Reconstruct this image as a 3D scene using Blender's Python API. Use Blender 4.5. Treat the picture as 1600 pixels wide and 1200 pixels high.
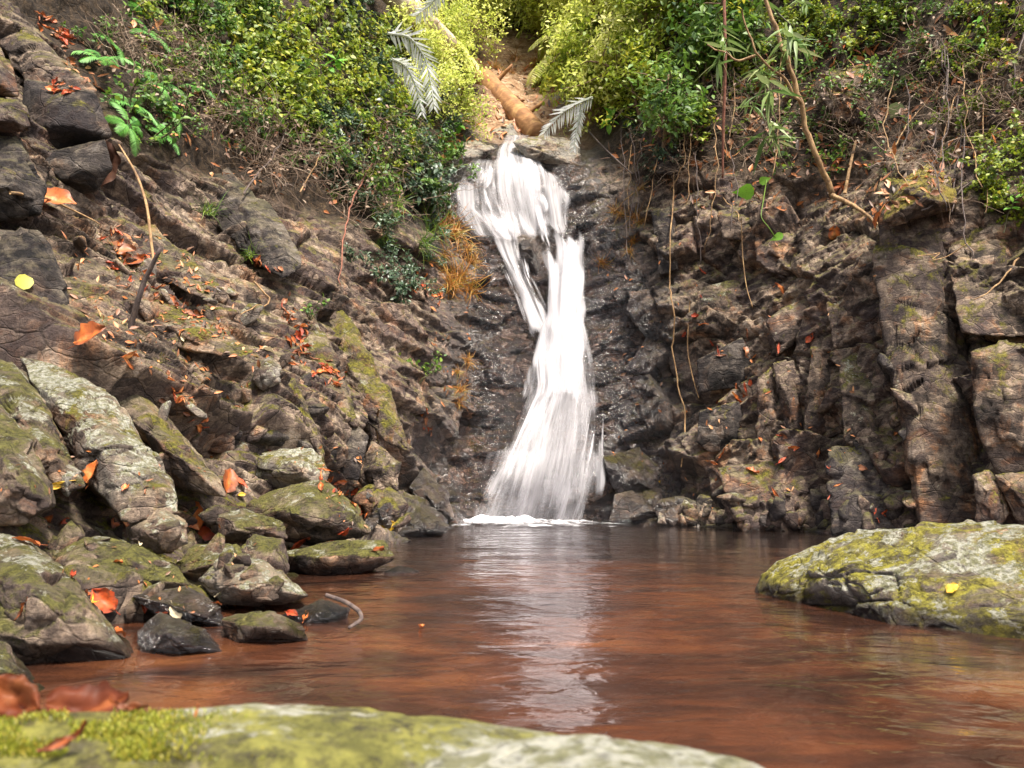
import bpy, bmesh, math, random
import numpy as np
from mathutils import Vector, Matrix
R = math.radians
random.seed(7); RNG = np.random.default_rng(7)
for o in list(bpy.data.objects): bpy.data.objects.remove(o)
S = bpy.context.scene; COL = S.collection

# ------------------------------------------------------------------ camera, sky, sun, exposure
F = 1200.0; CH = 0.5; TH = math.atan(160 / F)          # focal length in photo pixels, eye height, pitch
cam = bpy.data.cameras.new('camera'); cam.sensor_width = 36; cam.lens = 36 * F / 1600
cam.clip_start = 0.02; cam.clip_end = 400
cam.dof.use_dof = True; cam.dof.focus_distance = 6.5; cam.dof.aperture_fstop = 8.0
co = bpy.data.objects.new('camera', cam); COL.objects.link(co)
co.location = (0, 0, CH); co.rotation_euler = (R(90) + TH, 0, 0); S.camera = co

W = bpy.data.worlds.new('World'); S.world = W; W.use_nodes = True
wn = W.node_tree.nodes; wl = W.node_tree.links
sky = wn.new('ShaderNodeTexSky'); sky.sky_type = 'NISHITA'; sky.sun_disc = False
SUN_EL, SUN_ROT = 62, 148
sky.sun_elevation = R(SUN_EL); sky.sun_rotation = R(SUN_ROT); sky.dust_density = 4.0; sky.air_density = 1.2
hs = wn.new('ShaderNodeHueSaturation'); hs.inputs['Saturation'].default_value = 0.42
wl.new(sky.outputs[0], hs.inputs['Color']); wl.new(hs.outputs[0], wn['Background'].inputs[0])
wn['Background'].inputs[1].default_value = 0.145
sl = bpy.data.lights.new('sun', 'SUN'); sl.energy = 4.3; sl.angle = R(10); sl.color = (1, 0.92, 0.80)
so = bpy.data.objects.new('sun', sl); COL.objects.link(so)
az = R(SUN_ROT)                                        # sky rotation: clockwise from +Y seen from above
sd = Vector((math.sin(az) * math.cos(R(SUN_EL)), math.cos(az) * math.cos(R(SUN_EL)), math.sin(R(SUN_EL))))
so.rotation_euler = sd.to_track_quat('Z', 'Y').to_euler()
S.view_settings.view_transform = 'Standard'; S.view_settings.look = 'None'
S.view_settings.gamma = 1; S.view_settings.use_curve_mapping = False
S.view_settings.exposure = 1.3
S.cycles.use_denoising = True; S.cycles.max_bounces = 8; S.cycles.transparent_max_bounces = 24
S.cycles.transmission_bounces = 4; S.cycles.glossy_bounces = 3; S.cycles.diffuse_bounces = 3

# ------------------------------------------------------------------ helpers: places
cT, sT = math.cos(TH), math.sin(TH)
def P(px, py, Y):                                      # point seen at a photo position, Y metres in front of the camera
    a = (np.asarray(px, float) - 800) / F; b = (600 - np.asarray(py, float)) / F
    t = Y / (cT - b * sT)
    return np.stack([a * t, (cT - b * sT) * t, CH + (b * cT + sT) * t], -1)
def pxof(p):                                           # inverse of P
    d = np.asarray(p, float) - np.array([0, 0, CH])
    fw = d[..., 1] * cT + d[..., 2] * sT; up = -d[..., 1] * sT + d[..., 2] * cT
    return 800 + F * d[..., 0] / fw, 600 - F * up / fw
def waterY(py):                                        # distance at which a photo row meets the water
    b = (600 - np.asarray(py, float)) / F
    return -CH / (b * cT + sT) * (cT - b * sT)
def V3(p): return Vector((float(p[0]), float(p[1]), float(p[2])))
def unit(v): v = np.asarray(v, float); return v / (np.linalg.norm(v, axis=-1, keepdims=True) + 1e-9)

# ------------------------------------------------------------------ helpers: noise
def h3(i, j, k, s):
    h = (i.astype(np.int64) * 374761393 + j.astype(np.int64) * 668265263 + k.astype(np.int64) * 2147483647 + s * 974711) & 0xffffffff
    h = ((h ^ (h >> 13)) * 1274126177) & 0xffffffff
    h = ((h ^ (h >> 16)) * 2246822519) & 0xffffffff
    return h ^ (h >> 15)
def r01(h): return (h & 0xffffff).astype(np.float32) / 16777216.0
def noise(p, s=0):
    p = np.asarray(p, np.float32); b = np.floor(p).astype(np.int64); f = p - b; u = f * f * f * (f * (f * 6 - 15) + 10)
    out = 0
    for dx in (0, 1):
        for dy in (0, 1):
            for dz in (0, 1):
                w = (u[:, 0] if dx else 1 - u[:, 0]) * (u[:, 1] if dy else 1 - u[:, 1]) * (u[:, 2] if dz else 1 - u[:, 2])
                out = out + w * r01(h3(b[:, 0] + dx, b[:, 1] + dy, b[:, 2] + dz, s))
    return out * 2 - 1
def fbm(p, o=4, s=0, g=0.5):
    a, t = 1.0, 0
    p = np.asarray(p, np.float32)
    for i in range(o):
        t = t + a * noise(p * (2.03 ** i) + 17.3 * i, s + i); a *= g
    return t
def cells(q, s):                                       # 3D Voronoi: F1, F2, cell hash, offset from the cell point
    q = np.asarray(q, np.float32); b = np.floor(q).astype(np.int64); n = len(q)
    f1 = np.full(n, 9, np.float32); f2 = np.full(n, 9, np.float32); hid = np.zeros(n, np.int64); off = np.zeros((n, 3), np.float32)
    for dx in (-1, 0, 1):
        for dy in (-1, 0, 1):
            for dz in (-1, 0, 1):
                c = b + np.array([dx, dy, dz]); h = h3(c[:, 0], c[:, 1], c[:, 2], s)
                j = np.stack([r01(h), r01(h3(h, c[:, 1], c[:, 2], s + 1)), r01(h3(h, c[:, 0], c[:, 2], s + 2))], 1)
                d = q - (c + 0.1 + 0.8 * j); dd = np.sqrt((d * d).sum(1))
                m = dd < f1
                f2 = np.where(m, f1, np.minimum(f2, dd)); f1 = np.where(m, dd, f1); hid = np.where(m, h, hid); off = np.where(m[:, None], d, off)
    return f1, f2, hid, off
def blocks(p, E, sc, s, tilt=0.5, step=1.0, crack=0.12):   # faceted, stepped block relief in the frame E (rows) with cell sizes sc
    q = (p @ np.asarray(E, float).T) / np.asarray(sc, float)
    f1, f2, hid, off = cells(q, s)
    k = np.zeros_like(hid)
    o = r01(h3(hid, k, k, s + 5)) * 2 - 1
    n = np.stack([r01(h3(hid, k, k, s + 6 + i)) * 2 - 1 for i in range(3)], 1)
    d = step * o * 0.5 + tilt * (n * off).sum(1)
    e = np.clip((f2 - f1) / crack, 0, 1)
    return d, (1 - e) ** 2, hid
def smooth(a, b, x): t = np.clip((x - a) / (b - a), 0, 1); return t * t * (3 - 2 * t)
def polyline_y(pts, x): pts = np.asarray(pts, float); return np.interp(x, pts[:, 0], pts[:, 1])
def inpoly(poly, x, y):
    x = np.asarray(x, float); y = np.asarray(y, float); r = np.zeros(x.shape, bool); n = len(poly)
    for i in range(n):
        x1, y1 = poly[i]; x2, y2 = poly[(i + 1) % n]
        c = ((y1 > y) != (y2 > y)) & (x < (x2 - x1) * (y - y1) / ((y2 - y1) or 1e-9) + x1)
        r ^= c
    return r

# ------------------------------------------------------------------ helpers: objects
def mesh_np(name, v, f, mats=(), attrs=None, uv=None, smooth_=True):
    me = bpy.data.meshes.new(name); v = np.asarray(v, np.float32); f = np.asarray(f, np.int32); k = f.shape[1]
    me.vertices.add(len(v)); me.vertices.foreach_set('co', v.ravel())
    me.loops.add(f.size); me.loops.foreach_set('vertex_index', f.ravel())
    me.polygons.add(len(f)); me.polygons.foreach_set('loop_start', np.arange(len(f), dtype=np.int32) * k)
    if smooth_: me.polygons.foreach_set('use_smooth', np.ones(len(f), bool))
    for n_, a in (attrs or {}).items():
        at = me.attributes.new(n_, 'FLOAT', 'POINT'); at.data.foreach_set('value', np.asarray(a, np.float32))
    if uv is not None:
        u = me.uv_layers.new(name='UVMap'); u.data.foreach_set('uv', np.asarray(uv, np.float32)[f.ravel()].ravel())
    for m in mats: me.materials.append(m)
    me.update(calc_edges=True); me.validate()
    return me
def link(name, me, parent=None, loc=None):
    o = bpy.data.objects.new(name, me); COL.objects.link(o)
    if loc is not None: o.location = loc
    if parent is not None: o.parent = parent
    return o
def tag(o, label, cat, group=None):
    o['label'] = label; o['category'] = cat
    if group: o['group'] = group
    return o
def empty(name, loc, label=None, cat=None, group=None):
    o = link(name, None); o.location = V3(loc); o.empty_display_size = 0.1
    if label: tag(o, label, cat, group)
    return o
def struct(o): o['kind'] = 'structure'; return o
def stuff(o): o['kind'] = 'stuff'; return o
def dup(root, loc, rot, sc, label=None, group=None):
    def cp(o, par):
        c = o.copy(); COL.objects.link(c); c.parent = par
        for ch in list(kids.get(o.name, ())): cp(ch, c)
        return c
    c = cp(root, None)
    c.location = V3(loc); c.rotation_mode = 'QUATERNION'; c.rotation_quaternion = rot; c.scale = (sc, sc, sc)
    if label: c['label'] = label
    if group: c['group'] = group
    return c
kids = {}
class MB:                                              # collects tubes and leaves, builds one mesh
    def __init__(s): s.v = []; s.f = []; s.t = []; s.n = 0
    def add(s, v, f, tint=0.5):
        v = np.asarray(v, float); s.v.append(v); s.f.append(np.asarray(f, int) + s.n); s.n += len(v)
        s.t.append(np.broadcast_to(np.asarray(tint, float), (len(v),)))
    def tube(s, pts, r, sides=5, tint=0.5):
        pts = np.asarray(pts, float); n = len(pts); r = np.broadcast_to(np.asarray(r, float), (n,))
        t = unit(np.gradient(pts, axis=0)); ref = np.array([0.31, 0.17, 0.93]) if abs(t[0, 2]) < .8 else np.array([1, .2, .1])
        a = unit(np.cross(t, ref)); b = np.cross(t, a)
        an = np.arange(sides) * 2 * np.pi / sides
        v = (pts[:, None] + r[:, None, None] * (np.cos(an)[None, :, None] * a[:, None] + np.sin(an)[None, :, None] * b[:, None])).reshape(-1, 3)
        i = np.arange(n - 1)[:, None] * sides + np.arange(sides)[None]; j = np.arange(n - 1)[:, None] * sides + (np.arange(sides)[None] + 1) % sides
        q = np.stack([i, j, j + sides, i + sides], -1).reshape(-1, 4)
        q2 = [[e + k, e + k + 1, e + sides - 2 - k, e + sides - 1 - k] for e in (0, (n - 1) * sides) for k in range(sides // 2 - 1)]
        s.add(v, np.concatenate([q, np.array(q2).reshape(-1, 4).astype(int)]), tint)
    def leaf(s, base, d, up, L, w, fold=0.25, droop=0.2, tint=0.5, shape=(0, .7, 1, .75, 0)):
        n = len(shape); d = unit(d); side = unit(np.cross(d, up)); nn = np.cross(side, d); v = []; f = []
        for i, k in enumerate(shape):
            t = i / (n - 1); c = np.asarray(base) + d * (L * t) - nn * (droop * L * t * t)
            hw = w * max(k, .04) * .5
            v += [c + side * hw + nn * hw * fold, c, c - side * hw + nn * hw * fold]
        for i in range(n - 1):
            a = 3 * i; f += [[a, a + 1, a + 4, a + 3], [a + 1, a + 2, a + 5, a + 4]]
        s.add(v, f, tint)
    def mesh(s, name, mat, smooth_=True):
        return mesh_np(name, np.concatenate(s.v), np.concatenate(s.f), [mat] if mat else [], {'tint': np.concatenate(s.t)}, smooth_=smooth_)
def wander(p, d, L, n, curl, rng, grav=0.0):           # a wandering line of n points
    pts = [np.asarray(p, float)]; d = unit(d)
    for i in range(n - 1):
        d = unit(d + rng.normal(0, curl, 3) + np.array([0, 0, -grav])); pts.append(pts[-1] + d * L / (n - 1))
    return np.array(pts)

# ------------------------------------------------------------------ materials
class NT:
    def __init__(s, name):
        s.m = bpy.data.materials.new(name); s.m.use_nodes = True; s.t = s.m.node_tree; s.n = s.t.nodes; s.l = s.t.links
        s.out = s.n['Material Output']; s.b = s.n['Principled BSDF']
    def new(s, ty, **kw):
        n = s.n.new('ShaderNode' + ty)
        for k, v in kw.items(): setattr(n, k, v)
        return n
    def put(s, sock, val):
        if isinstance(val, bpy.types.NodeSocket): s.l.new(val, sock)
        elif isinstance(val, tuple) and len(val) == 3 and sock.type == 'RGBA': sock.default_value = (*val, 1)
        else: sock.default_value = val
    def pos(s): return s.new('NewGeometry').outputs['Position']
    def obj(s): return s.new('TexCoord').outputs['Object']
    def attr(s, n): return s.new('Attribute', attribute_name=n).outputs['Fac']
    def mapping(s, v, sc, rot=(0, 0, 0)):
        m = s.new('Mapping'); s.put(m.inputs['Vector'], v); m.inputs['Scale'].default_value = sc; m.inputs['Rotation'].default_value = rot; return m.outputs[0]
    def noise(s, v, sc, det=6, rough=.6, dist=0):
        n = s.new('TexNoise'); s.put(n.inputs['Vector'], v); n.inputs['Scale'].default_value = sc; n.inputs['Detail'].default_value = det
        n.inputs['Roughness'].default_value = rough; n.inputs['Distortion'].default_value = dist; return n.outputs['Fac']
    def vor(s, v, sc, feat='F1', out='Distance'):
        n = s.new('TexVoronoi', feature=feat); s.put(n.inputs['Vector'], v); n.inputs['Scale'].default_value = sc; return n.outputs[out]
    def math(s, op, a, b=0.5, c=None, clamp=False):
        n = s.new('Math', operation=op, use_clamp=clamp); s.put(n.inputs[0], a); s.put(n.inputs[1], b)
        if c is not None: s.put(n.inputs[2], c)
        return n.outputs[0]
    def step(s, x, a, b):
        n = s.new('MapRange', interpolation_type='SMOOTHSTEP'); s.put(n.inputs['Value'], x); n.inputs['From Min'].default_value = a; n.inputs['From Max'].default_value = b; return n.outputs[0]
    def mix(s, f, a, b, mode='MIX'):
        n = s.new('Mix', data_type='RGBA', blend_type=mode); s.put(n.inputs[0], f); s.put(n.inputs[6], a); s.put(n.inputs[7], b); return n.outputs[2]
    def ramp(s, x, pts):
        n = s.new('ValToRGB'); s.put(n.inputs[0], x); e = n.color_ramp.elements
        while len(e) < len(pts): e.new(0.5)
        for k, (p, c) in zip(e, pts): k.position = p; k.color = (*c, 1)
        return n.outputs[0]
    def bump(s, h, dist, strength=1.0, normal=None):
        n = s.new('Bump'); s.put(n.inputs['Height'], h); n.inputs['Distance'].default_value = dist; n.inputs['Strength'].default_value = strength
        if normal is not None: s.put(n.inputs['Normal'], normal)
        return n.outputs[0]
    def upz(s):
        x = s.new('SeparateXYZ'); s.l.new(s.new('NewGeometry').outputs['Normal'], x.inputs[0]); return x.outputs['Z']

BED = [(.30, (.055, .028, .020)), (.46, (.105, .046, .030)), (.58, (.165, .070, .040)), (.74, (.25, .125, .065))]
def bed_colour(t, p):
    n1 = t.noise(p, 1.3, 6, .62, .8); n2 = t.noise(p, 6, 6, .65, .4)
    return t.ramp(t.math('ADD', t.math('MULTIPLY', n1, .62), t.math('MULTIPLY', n2, .38)), BED)
def rock_mat(name, moss=0.3, lichen=0.2, wet=0.0, stain=0.3, tone=1.0, pale=0.0, attrs=False, rot=None, mosscol=((.10, .095, .010), (.30, .265, .03)), tint=(1.20, 1.07, .98), top_tint=.4, grain=1.0, crack=.4):
    t = NT(name); p = t.pos()
    wv = t.new('TexNoise'); t.put(wv.inputs['Vector'], p); wv.inputs['Scale'].default_value = 1.8; wv.inputs['Detail'].default_value = 4
    vm = t.new('VectorMath', operation='MULTIPLY_ADD'); t.put(vm.inputs[0], wv.outputs['Color']); vm.inputs[1].default_value = (.30, .30, .30); t.put(vm.inputs[2], p); q = vm.outputs[0]
    r1 = t.noise(p, 1.7, 5, .6); r2 = t.noise(p, 8, 10, .74, .3); r3 = t.noise(p, 60, 9, .82)
    rot = rot if rot is not None else (sum(map(ord, name)) % 17) / 17 * 1.6 - .3
    rv = t.mapping(q, (1, 1, 1.7), (.25, rot, .1))
    st = t.noise(t.mapping(q, (2.2, 2.2, 14), (.25, rot, .1)), 1.5, 8, .72, .25)           # bedding streaks
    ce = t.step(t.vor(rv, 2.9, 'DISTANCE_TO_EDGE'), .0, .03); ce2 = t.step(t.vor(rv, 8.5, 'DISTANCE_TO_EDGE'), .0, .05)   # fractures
    f1 = t.new('SeparateXYZ'); t.put(f1.inputs[0], t.vor(rv, 2.9, 'F1', 'Color')); f2 = t.new('SeparateXYZ'); t.put(f2.inputs[0], t.vor(rv, 8.5, 'F1', 'Color'))
    k = lambda c: tuple(x * tone * w_ for x, w_ in zip(c, tint))
    x = t.math('ADD', t.math('MULTIPLY', r2, .52), t.math('ADD', t.math('MULTIPLY', st, .28), t.math('ADD', t.math('MULTIPLY', f1.outputs['X'], .11), t.math('MULTIPLY', f2.outputs['X'], .09))))
    c = t.ramp(x, [(.37, k((.014, .012, .011))), (.45, k((.055, .045, .040))), (.52, k((.135, .110, .092))), (.58, k((.29, .24, .19))), (.67, k((.54, .48, .41)))])
    c = t.mix(t.math('MULTIPLY', t.step(r1, .42, .62), .6), c, t.mix(.55, c, k((.115, .088, .095))))
    c = t.mix(t.math('MULTIPLY', t.step(t.noise(p, 2.6, 8, .72, 1.0), .49, .66), stain), c, t.mix(1.0, c, (1.9, .98, .36), 'MULTIPLY'))
    if pale: c = t.mix(t.math('MULTIPLY', t.step(t.noise(p, 2.3, 8, .7), .42, .56), pale), c, (.40, .37, .32))
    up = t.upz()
    uf = t.math('MULTIPLY', t.step(t.math('ADD', up, t.math('MULTIPLY', t.math('SUBTRACT', r2, .5), 2.2)), .35, .9), top_tint)   # tan and olive mixed in on up-facing faces
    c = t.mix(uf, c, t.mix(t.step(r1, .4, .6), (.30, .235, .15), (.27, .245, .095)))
    mn = t.math('ADD', t.noise(p, 4.2, 9, .74, .6), t.math('MULTIPLY', up, .16))
    mf = t.math('MULTIPLY', t.step(mn, .68 - .30 * moss, .80 - .24 * moss), 1.0 if moss > 0 else 0.0)
    if attrs: mf = t.math('MULTIPLY', mf, t.math('ADD', t.attr('moss'), .35), clamp=True)
    mc = t.mix(t.step(t.noise(p, 24, 7, .75), .36, .64), mosscol[0], mosscol[1])
    mc = t.mix(t.math('MULTIPLY', t.step(t.noise(p, 13, 8, .8), .50, .60), .8), mc, (.040, .030, .014))
    c = t.mix(t.math('MULTIPLY', mf, .9), c, mc)
    if lichen:
        lv = t.noise(p, 5.5, 10, .76, .3)
        lf = t.math('MULTIPLY', t.step(t.math('ADD', lv, t.math('MULTIPLY', up, .10)), .70 - .16 * lichen, .75 - .16 * lichen), min(1, .45 + lichen))
        c = t.mix(lf, c, t.mix(t.step(t.noise(p, 40, 5, .7), .4, .6), (.25, .24, .13), (.54, .52, .43)))
    c = t.mix(t.math('MULTIPLY', t.step(r3, .50, .62), .6), c, t.mix(.85, c, (.010, .008, .007)))
    c = t.mix(t.math('MULTIPLY', t.step(r3, .46, .36), .4), c, t.mix(1.0, c, (1.9, 1.8, 1.65), 'MULTIPLY'))
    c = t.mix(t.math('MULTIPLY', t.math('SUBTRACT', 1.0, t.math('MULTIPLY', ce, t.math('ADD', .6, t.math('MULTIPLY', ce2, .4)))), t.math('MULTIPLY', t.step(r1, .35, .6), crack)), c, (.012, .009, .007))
    w = t.attr('wet') if attrs else wet
    if attrs:
        so_ = t.attr('soil')
        sc_ = t.ramp(t.noise(p, 14, 9, .78, .5), [(.34, (.010, .007, .005)), (.47, (.034, .023, .015)), (.58, (.080, .052, .030)), (.72, (.19, .125, .065))])
        c = t.mix(so_, c, sc_)
        c = t.mix(t.attr('sand'), c, t.ramp(t.noise(p, 5, 8, .7, .4), [(.35, (.20, .10, .05)), (.52, (.44, .28, .16)), (.66, (.62, .46, .32))]))
    rough = .84
    if attrs or wet:
        c = t.mix(w, c, t.mix(1.0, c, (.24, .215, .235), 'MULTIPLY'))
        rough = t.math('SUBTRACT', .84, t.math('MULTIPLY', w, .70))
    if not attrs:                                         # rock stays dark and wet just above the water
        pz = t.new('SeparateXYZ'); t.put(pz.inputs[0], p); wl_ = t.step(t.math('SUBTRACT', pz.outputs['Z'], t.math('MULTIPLY', t.math('SUBTRACT', r2, .4), .10)), .075, .025)
        wl_ = t.math('MULTIPLY', wl_, 1.0 if grain > .9 else 0.0)
        c = t.mix(wl_, c, t.mix(1.0, c, (.26, .24, .24), 'MULTIPLY')); rough = t.math('SUBTRACT', rough, t.math('MULTIPLY', wl_, .5), clamp=True)
    if attrs: c = t.mix(t.attr('bed'), c, bed_colour(t, p))
    t.put(t.b.inputs['Base Color'], c); t.put(t.b.inputs['Roughness'], rough); t.put(t.b.inputs['Specular IOR Level'], t.math('ADD', .22, t.math('MULTIPLY', w, .95)) if (attrs or wet) else .22)
    hgt = t.math('ADD', t.math('MULTIPLY', r2, .55), t.math('ADD', t.math('MULTIPLY', st, .5), t.math('MULTIPLY', r3, .48)))
    hgt = t.math('ADD', hgt, t.math('ADD', t.math('MULTIPLY', ce, .24), t.math('MULTIPLY', ce2, .09))); hgt = t.math('ADD', hgt, t.math('ADD', t.math('MULTIPLY', f1.outputs['X'], .18), t.math('MULTIPLY', f2.outputs['X'], .12)))
    hgt = t.math('ADD', hgt, t.math('MULTIPLY', mf, t.math('MULTIPLY', t.noise(p, 110, 4, .75), .4)))
    t.put(t.b.inputs['Normal'], t.bump(hgt, .085 * grain, 1.0))
    return t.m
def leaf_mat(name, cols, trans=0.35, rough=.5, var=.12, spec=.4, blotch=0.0):
    t = NT(name); oi = t.new('ObjectInfo').outputs['Random']
    x = t.math('ADD', t.attr('tint'), t.math('MULTIPLY', t.math('SUBTRACT', oi, .5), 2 * var), clamp=True)
    n = len(cols); c = t.ramp(x, [(i / (n - 1), k) for i, k in enumerate(cols)])
    c = t.mix(t.math('MULTIPLY', t.step(t.noise(t.pos(), 60, 3, .6), .48, .68), .45), c, t.mix(1.0, c, (.55, .42, .32), 'MULTIPLY'))
    c = t.mix(t.math('MULTIPLY', t.step(t.noise(t.pos(), 22, 4, .65), .52, .62), blotch), c, t.mix(.8, c, (.10, .04, .018)))
    t.put(t.b.inputs['Base Color'], c); t.b.inputs['Roughness'].default_value = rough; t.b.inputs['Specular IOR Level'].default_value = spec
    if trans:
        tr = t.new('BsdfTranslucent'); t.put(tr.inputs[0], c); mx = t.new('MixShader'); mx.inputs[0].default_value = trans
        t.l.new(t.b.outputs[0], mx.inputs[1]); t.l.new(tr.outputs[0], mx.inputs[2]); t.l.new(mx.outputs[0], t.out.inputs[0])
    return t.m
def bark_mat(name, a, b, sc=18, str_=.35, bd=.02):
    t = NT(name); p = t.pos(); n = t.noise(t.mapping(p, (1, 1, str_)), sc, 7, .7, .6)
    t.put(t.b.inputs['Base Color'], t.ramp(n, [(.3, tuple(x * .45 for x in a)), (.48, a), (.68, b)])); t.b.inputs['Roughness'].default_value = .8
    t.put(t.b.inputs['Normal'], t.bump(n, bd, .8)); return t.m
# ------------------------------------------------------------------ the gorge: one surveyed surface of (photo column, photo row, metres away)
SHORE = [(-200, 1110), (-50, 1085), (150, 1020), (300, 975), (420, 915), (520, 880), (620, 852), (690, 832), (745, 817), (930, 816), (1050, 823),
         (1250, 830), (1320, 836), (1450, 842), (1600, 848), (1800, 856)]
SURV = [(-200,900,2.3),(-200,600,3.0),(-200,300,4.0),(-200,0,5.5),(-200,-150,6.5),(0,900,2.7),(0,750,3.2),(0,600,3.9),(0,450,4.6),(0,330,5.2),(0,150,5.7),
 (0,0,6.5),(0,-150,7.5),(150,900,3.2),(150,750,3.9),(150,600,4.7),(150,480,5.4),(150,330,6.1),(150,200,6.7),(150,50,7.8),(150,-150,9),(300,900,3.8),
 (300,780,4.6),(300,650,5.5),(300,520,6.3),(300,400,7.1),(300,250,8.1),(300,100,9.3),(300,-150,11),(450,850,5.3),(450,720,6.3),(450,600,7.2),(450,480,8.0),
 (450,350,8.9),(450,200,10),(450,50,11.3),(450,-150,13),(580,820,7.2),(580,700,8),(580,560,8.8),(580,420,9.7),(580,300,10.5),(580,150,12),(580,0,14),
 (580,-150,16),(660,780,9.4),(660,650,9.9),(660,500,10.5),(660,350,11.2),(660,230,11.8),(660,120,14),(660,0,17),(720,700,11),(720,550,11.2),(720,400,11.7),
 (710,310,12.2),(740,230,13.2),(800,750,11.2),(860,650,11.5),(860,560,11.8),(880,450,12.1),(880,370,12.4),(820,340,12.7),(790,240,13.4),(860,240,13.3),
 (800,205,14.5),(800,130,17),(850,100,19),(800,50,22),(800,-150,27),(700,50,19),(700,-150,24),(900,150,16.5),(930,60,17),(930,-150,20),(950,700,11.0),
 (960,550,11.3),(960,420,11.6),(940,300,12.3),(950,230,13),(980,150,14),(1000,50,14.5),(1000,-150,16),(1080,750,10.2),(1080,600,10.6),(1080,450,11),
 (1080,320,11.3),(1080,180,12),(1080,50,12.8),(1080,-150,14),(1200,780,9.2),(1200,650,9.6),(1200,500,10),(1200,370,10.3),(1200,250,11),(1200,120,11.6),
 (1200,-150,13),(1350,780,8.0),(1350,650,8.5),(1350,500,8.8),(1350,380,9.1),(1350,280,10),(1350,150,10.6),(1350,0,11.5),(1350,-150,12.5),(1480,780,7.5),
 (1480,650,7.8),(1480,450,8.1),(1480,300,8.5),(1480,200,9.3),(1480,80,9.8),(1480,-150,11),(1600,780,6.9),(1600,600,7.1),(1600,450,7.5),(1600,280,7.9),
 (1600,150,8.5),(1600,0,9.1),(1600,-150,10),(1800,780,6.2),(1800,500,6.4),(1800,250,6.9),(1800,0,7.8),(1800,-150,8.5)]
SURV = [(x, y, d * (.95 if 0 <= x <= 460 and 470 < y < 860 else 1)) for x, y, d in SURV]
SURV += [(x, y, float(waterY(y))) for x, y in SHORE[1:]]
SURV += [(x, y + 70, float(waterY(y)) * .985) for x, y in SHORE[7:]]
_s = np.array(SURV, float); _X = _s[:, :2] / 400
def _tps(r): return np.where(r > 1e-9, r * r * np.log(r + 1e-12), 0)
_n = len(_s); _K = _tps(np.linalg.norm(_X[:, None] - _X[None], axis=2)) + np.eye(_n) * .004
_A = np.block([[_K, np.c_[np.ones(_n), _X]], [np.c_[np.ones(_n), _X].T, np.zeros((3, 3))]])
_wt = np.linalg.solve(_A, np.r_[np.log(_s[:, 2]), 0, 0, 0])
def depth(px, py):
    q = np.stack([np.asarray(px, float).ravel(), np.asarray(py, float).ravel()], 1) / 400; out = np.empty(len(q))
    for i in range(0, len(q), 60000):
        c = q[i:i + 60000]; out[i:i + 60000] = _tps(np.linalg.norm(c[:, None] - _X[None], axis=2)) @ _wt[:_n] + _wt[_n] + c @ _wt[_n + 1:]
    return np.exp(out).reshape(np.shape(px))

SX, SY = 2.15, 2.05
gx = np.arange(-190, 1791, SX); gy = np.arange(-150, 1290, SY)
GX, GY = np.meshgrid(gx, gy); D = depth(GX, GY)
sh = polyline_y(SHORE, GX); below = GY - sh                                      # rows under the waterline
wy = np.where(GY > 790, waterY(np.maximum(GY, 790)), 1e3)
D = np.where(below > 0, np.maximum(D, np.minimum(wy * (1 + .66 / CH * smooth(0, 95, below)), 30)), D)
D = np.where(below <= 0, np.minimum(D, np.where(wy < 100, wy * .999, D)), D)
pos = P(GX, GY, D)
nrm = unit(np.cross(np.gradient(pos, axis=1), np.gradient(pos, axis=0)))
nrm = np.where((nrm * (np.array([0, 0, CH]) - pos)).sum(-1, keepdims=True) < 0, -nrm, nrm)
for _ in range(40):                                                              # smooth the normals so relief does not fold
    nrm[1:-1, 1:-1] = (nrm[:-2, 1:-1] + nrm[2:, 1:-1] + nrm[1:-1, :-2] + nrm[1:-1, 2:]) / 4
nrm = unit(nrm)
pv = pos.reshape(-1, 3); X = GX.ravel(); Y = GY.ravel(); nv = nrm.reshape(-1, 3)
jx = X + 14 * noise(pv * 2.2, 90); jy = Y + 14 * noise(pv * 2.2, 91)
# regions of the place: soil under the plants, the wet face by the fall, moss
SOIL_L = [(-300, -60), (0, -30), (60, 60), (150, 150), (230, 240), (300, 260), (450, 330), (560, 370), (640, 360), (690, 330), (720, 290), (735, 215)]
SOIL_R = [(735, 215), (860, 190), (910, 240), (960, 275), (1050, 275), (1130, 275), (1220, 280), (1370, 260), (1390, 225), (1480, 175), (1540, 150), (1600, 90), (1900, 0)]
sl_ = polyline_y(SOIL_L + SOIL_R[1:], jx)
soil = smooth(25, -25, jy - sl_)
FALLC = [(215, 790), (280, 790), (350, 820), (420, 870), (500, 880), (600, 880), (700, 865), (815, 850)]
fc = np.interp(Y, [a for a, b in FALLC], [b for a, b in FALLC]); fw_ = np.interp(Y, [215, 300, 400, 560, 700, 815], [150, 170, 180, 190, 220, 260])
wet = smooth(1.25, .55, np.abs(jx - fc) / fw_) * smooth(190, 240, Y)
wet = np.maximum(wet, smooth(-16, -2, Y - polyline_y(SHORE, X)) * .9)
moss = smooth(900, 300, X) * smooth(520, 700, Y) + .3 + .5 * smooth(40, 0, np.abs(jx - 930 - (Y - 300) * .05)) * smooth(520, 420, Y)
bedm = smooth(0, 26, below.ravel())
wL = smooth(760, 620, jx - .12 * (jy - 500)); wR = smooth(930, 1040, jx)
wC = np.clip(1 - wL - wR, 0, 1)
def frame(e1, n):
    e1 = unit(e1); e3 = unit(np.cross(e1, n)); return np.array([e1, np.cross(e3, e1), e3])
EL = frame((2, 4.6, -1.35), (.75, -.55, .35)); ER = frame((.88, .0, .45), (-.35, -.9, .15)); EC = frame((1, .1, .13), (0, -1, .1))
wp = pv + .035 * np.stack([fbm(pv * 1.6, 3, 40 + i, .4) for i in range(3)], 1)
d = np.zeros(len(pv)); cr = np.zeros(len(pv)); big = np.zeros(len(pv), np.int64)
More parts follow.
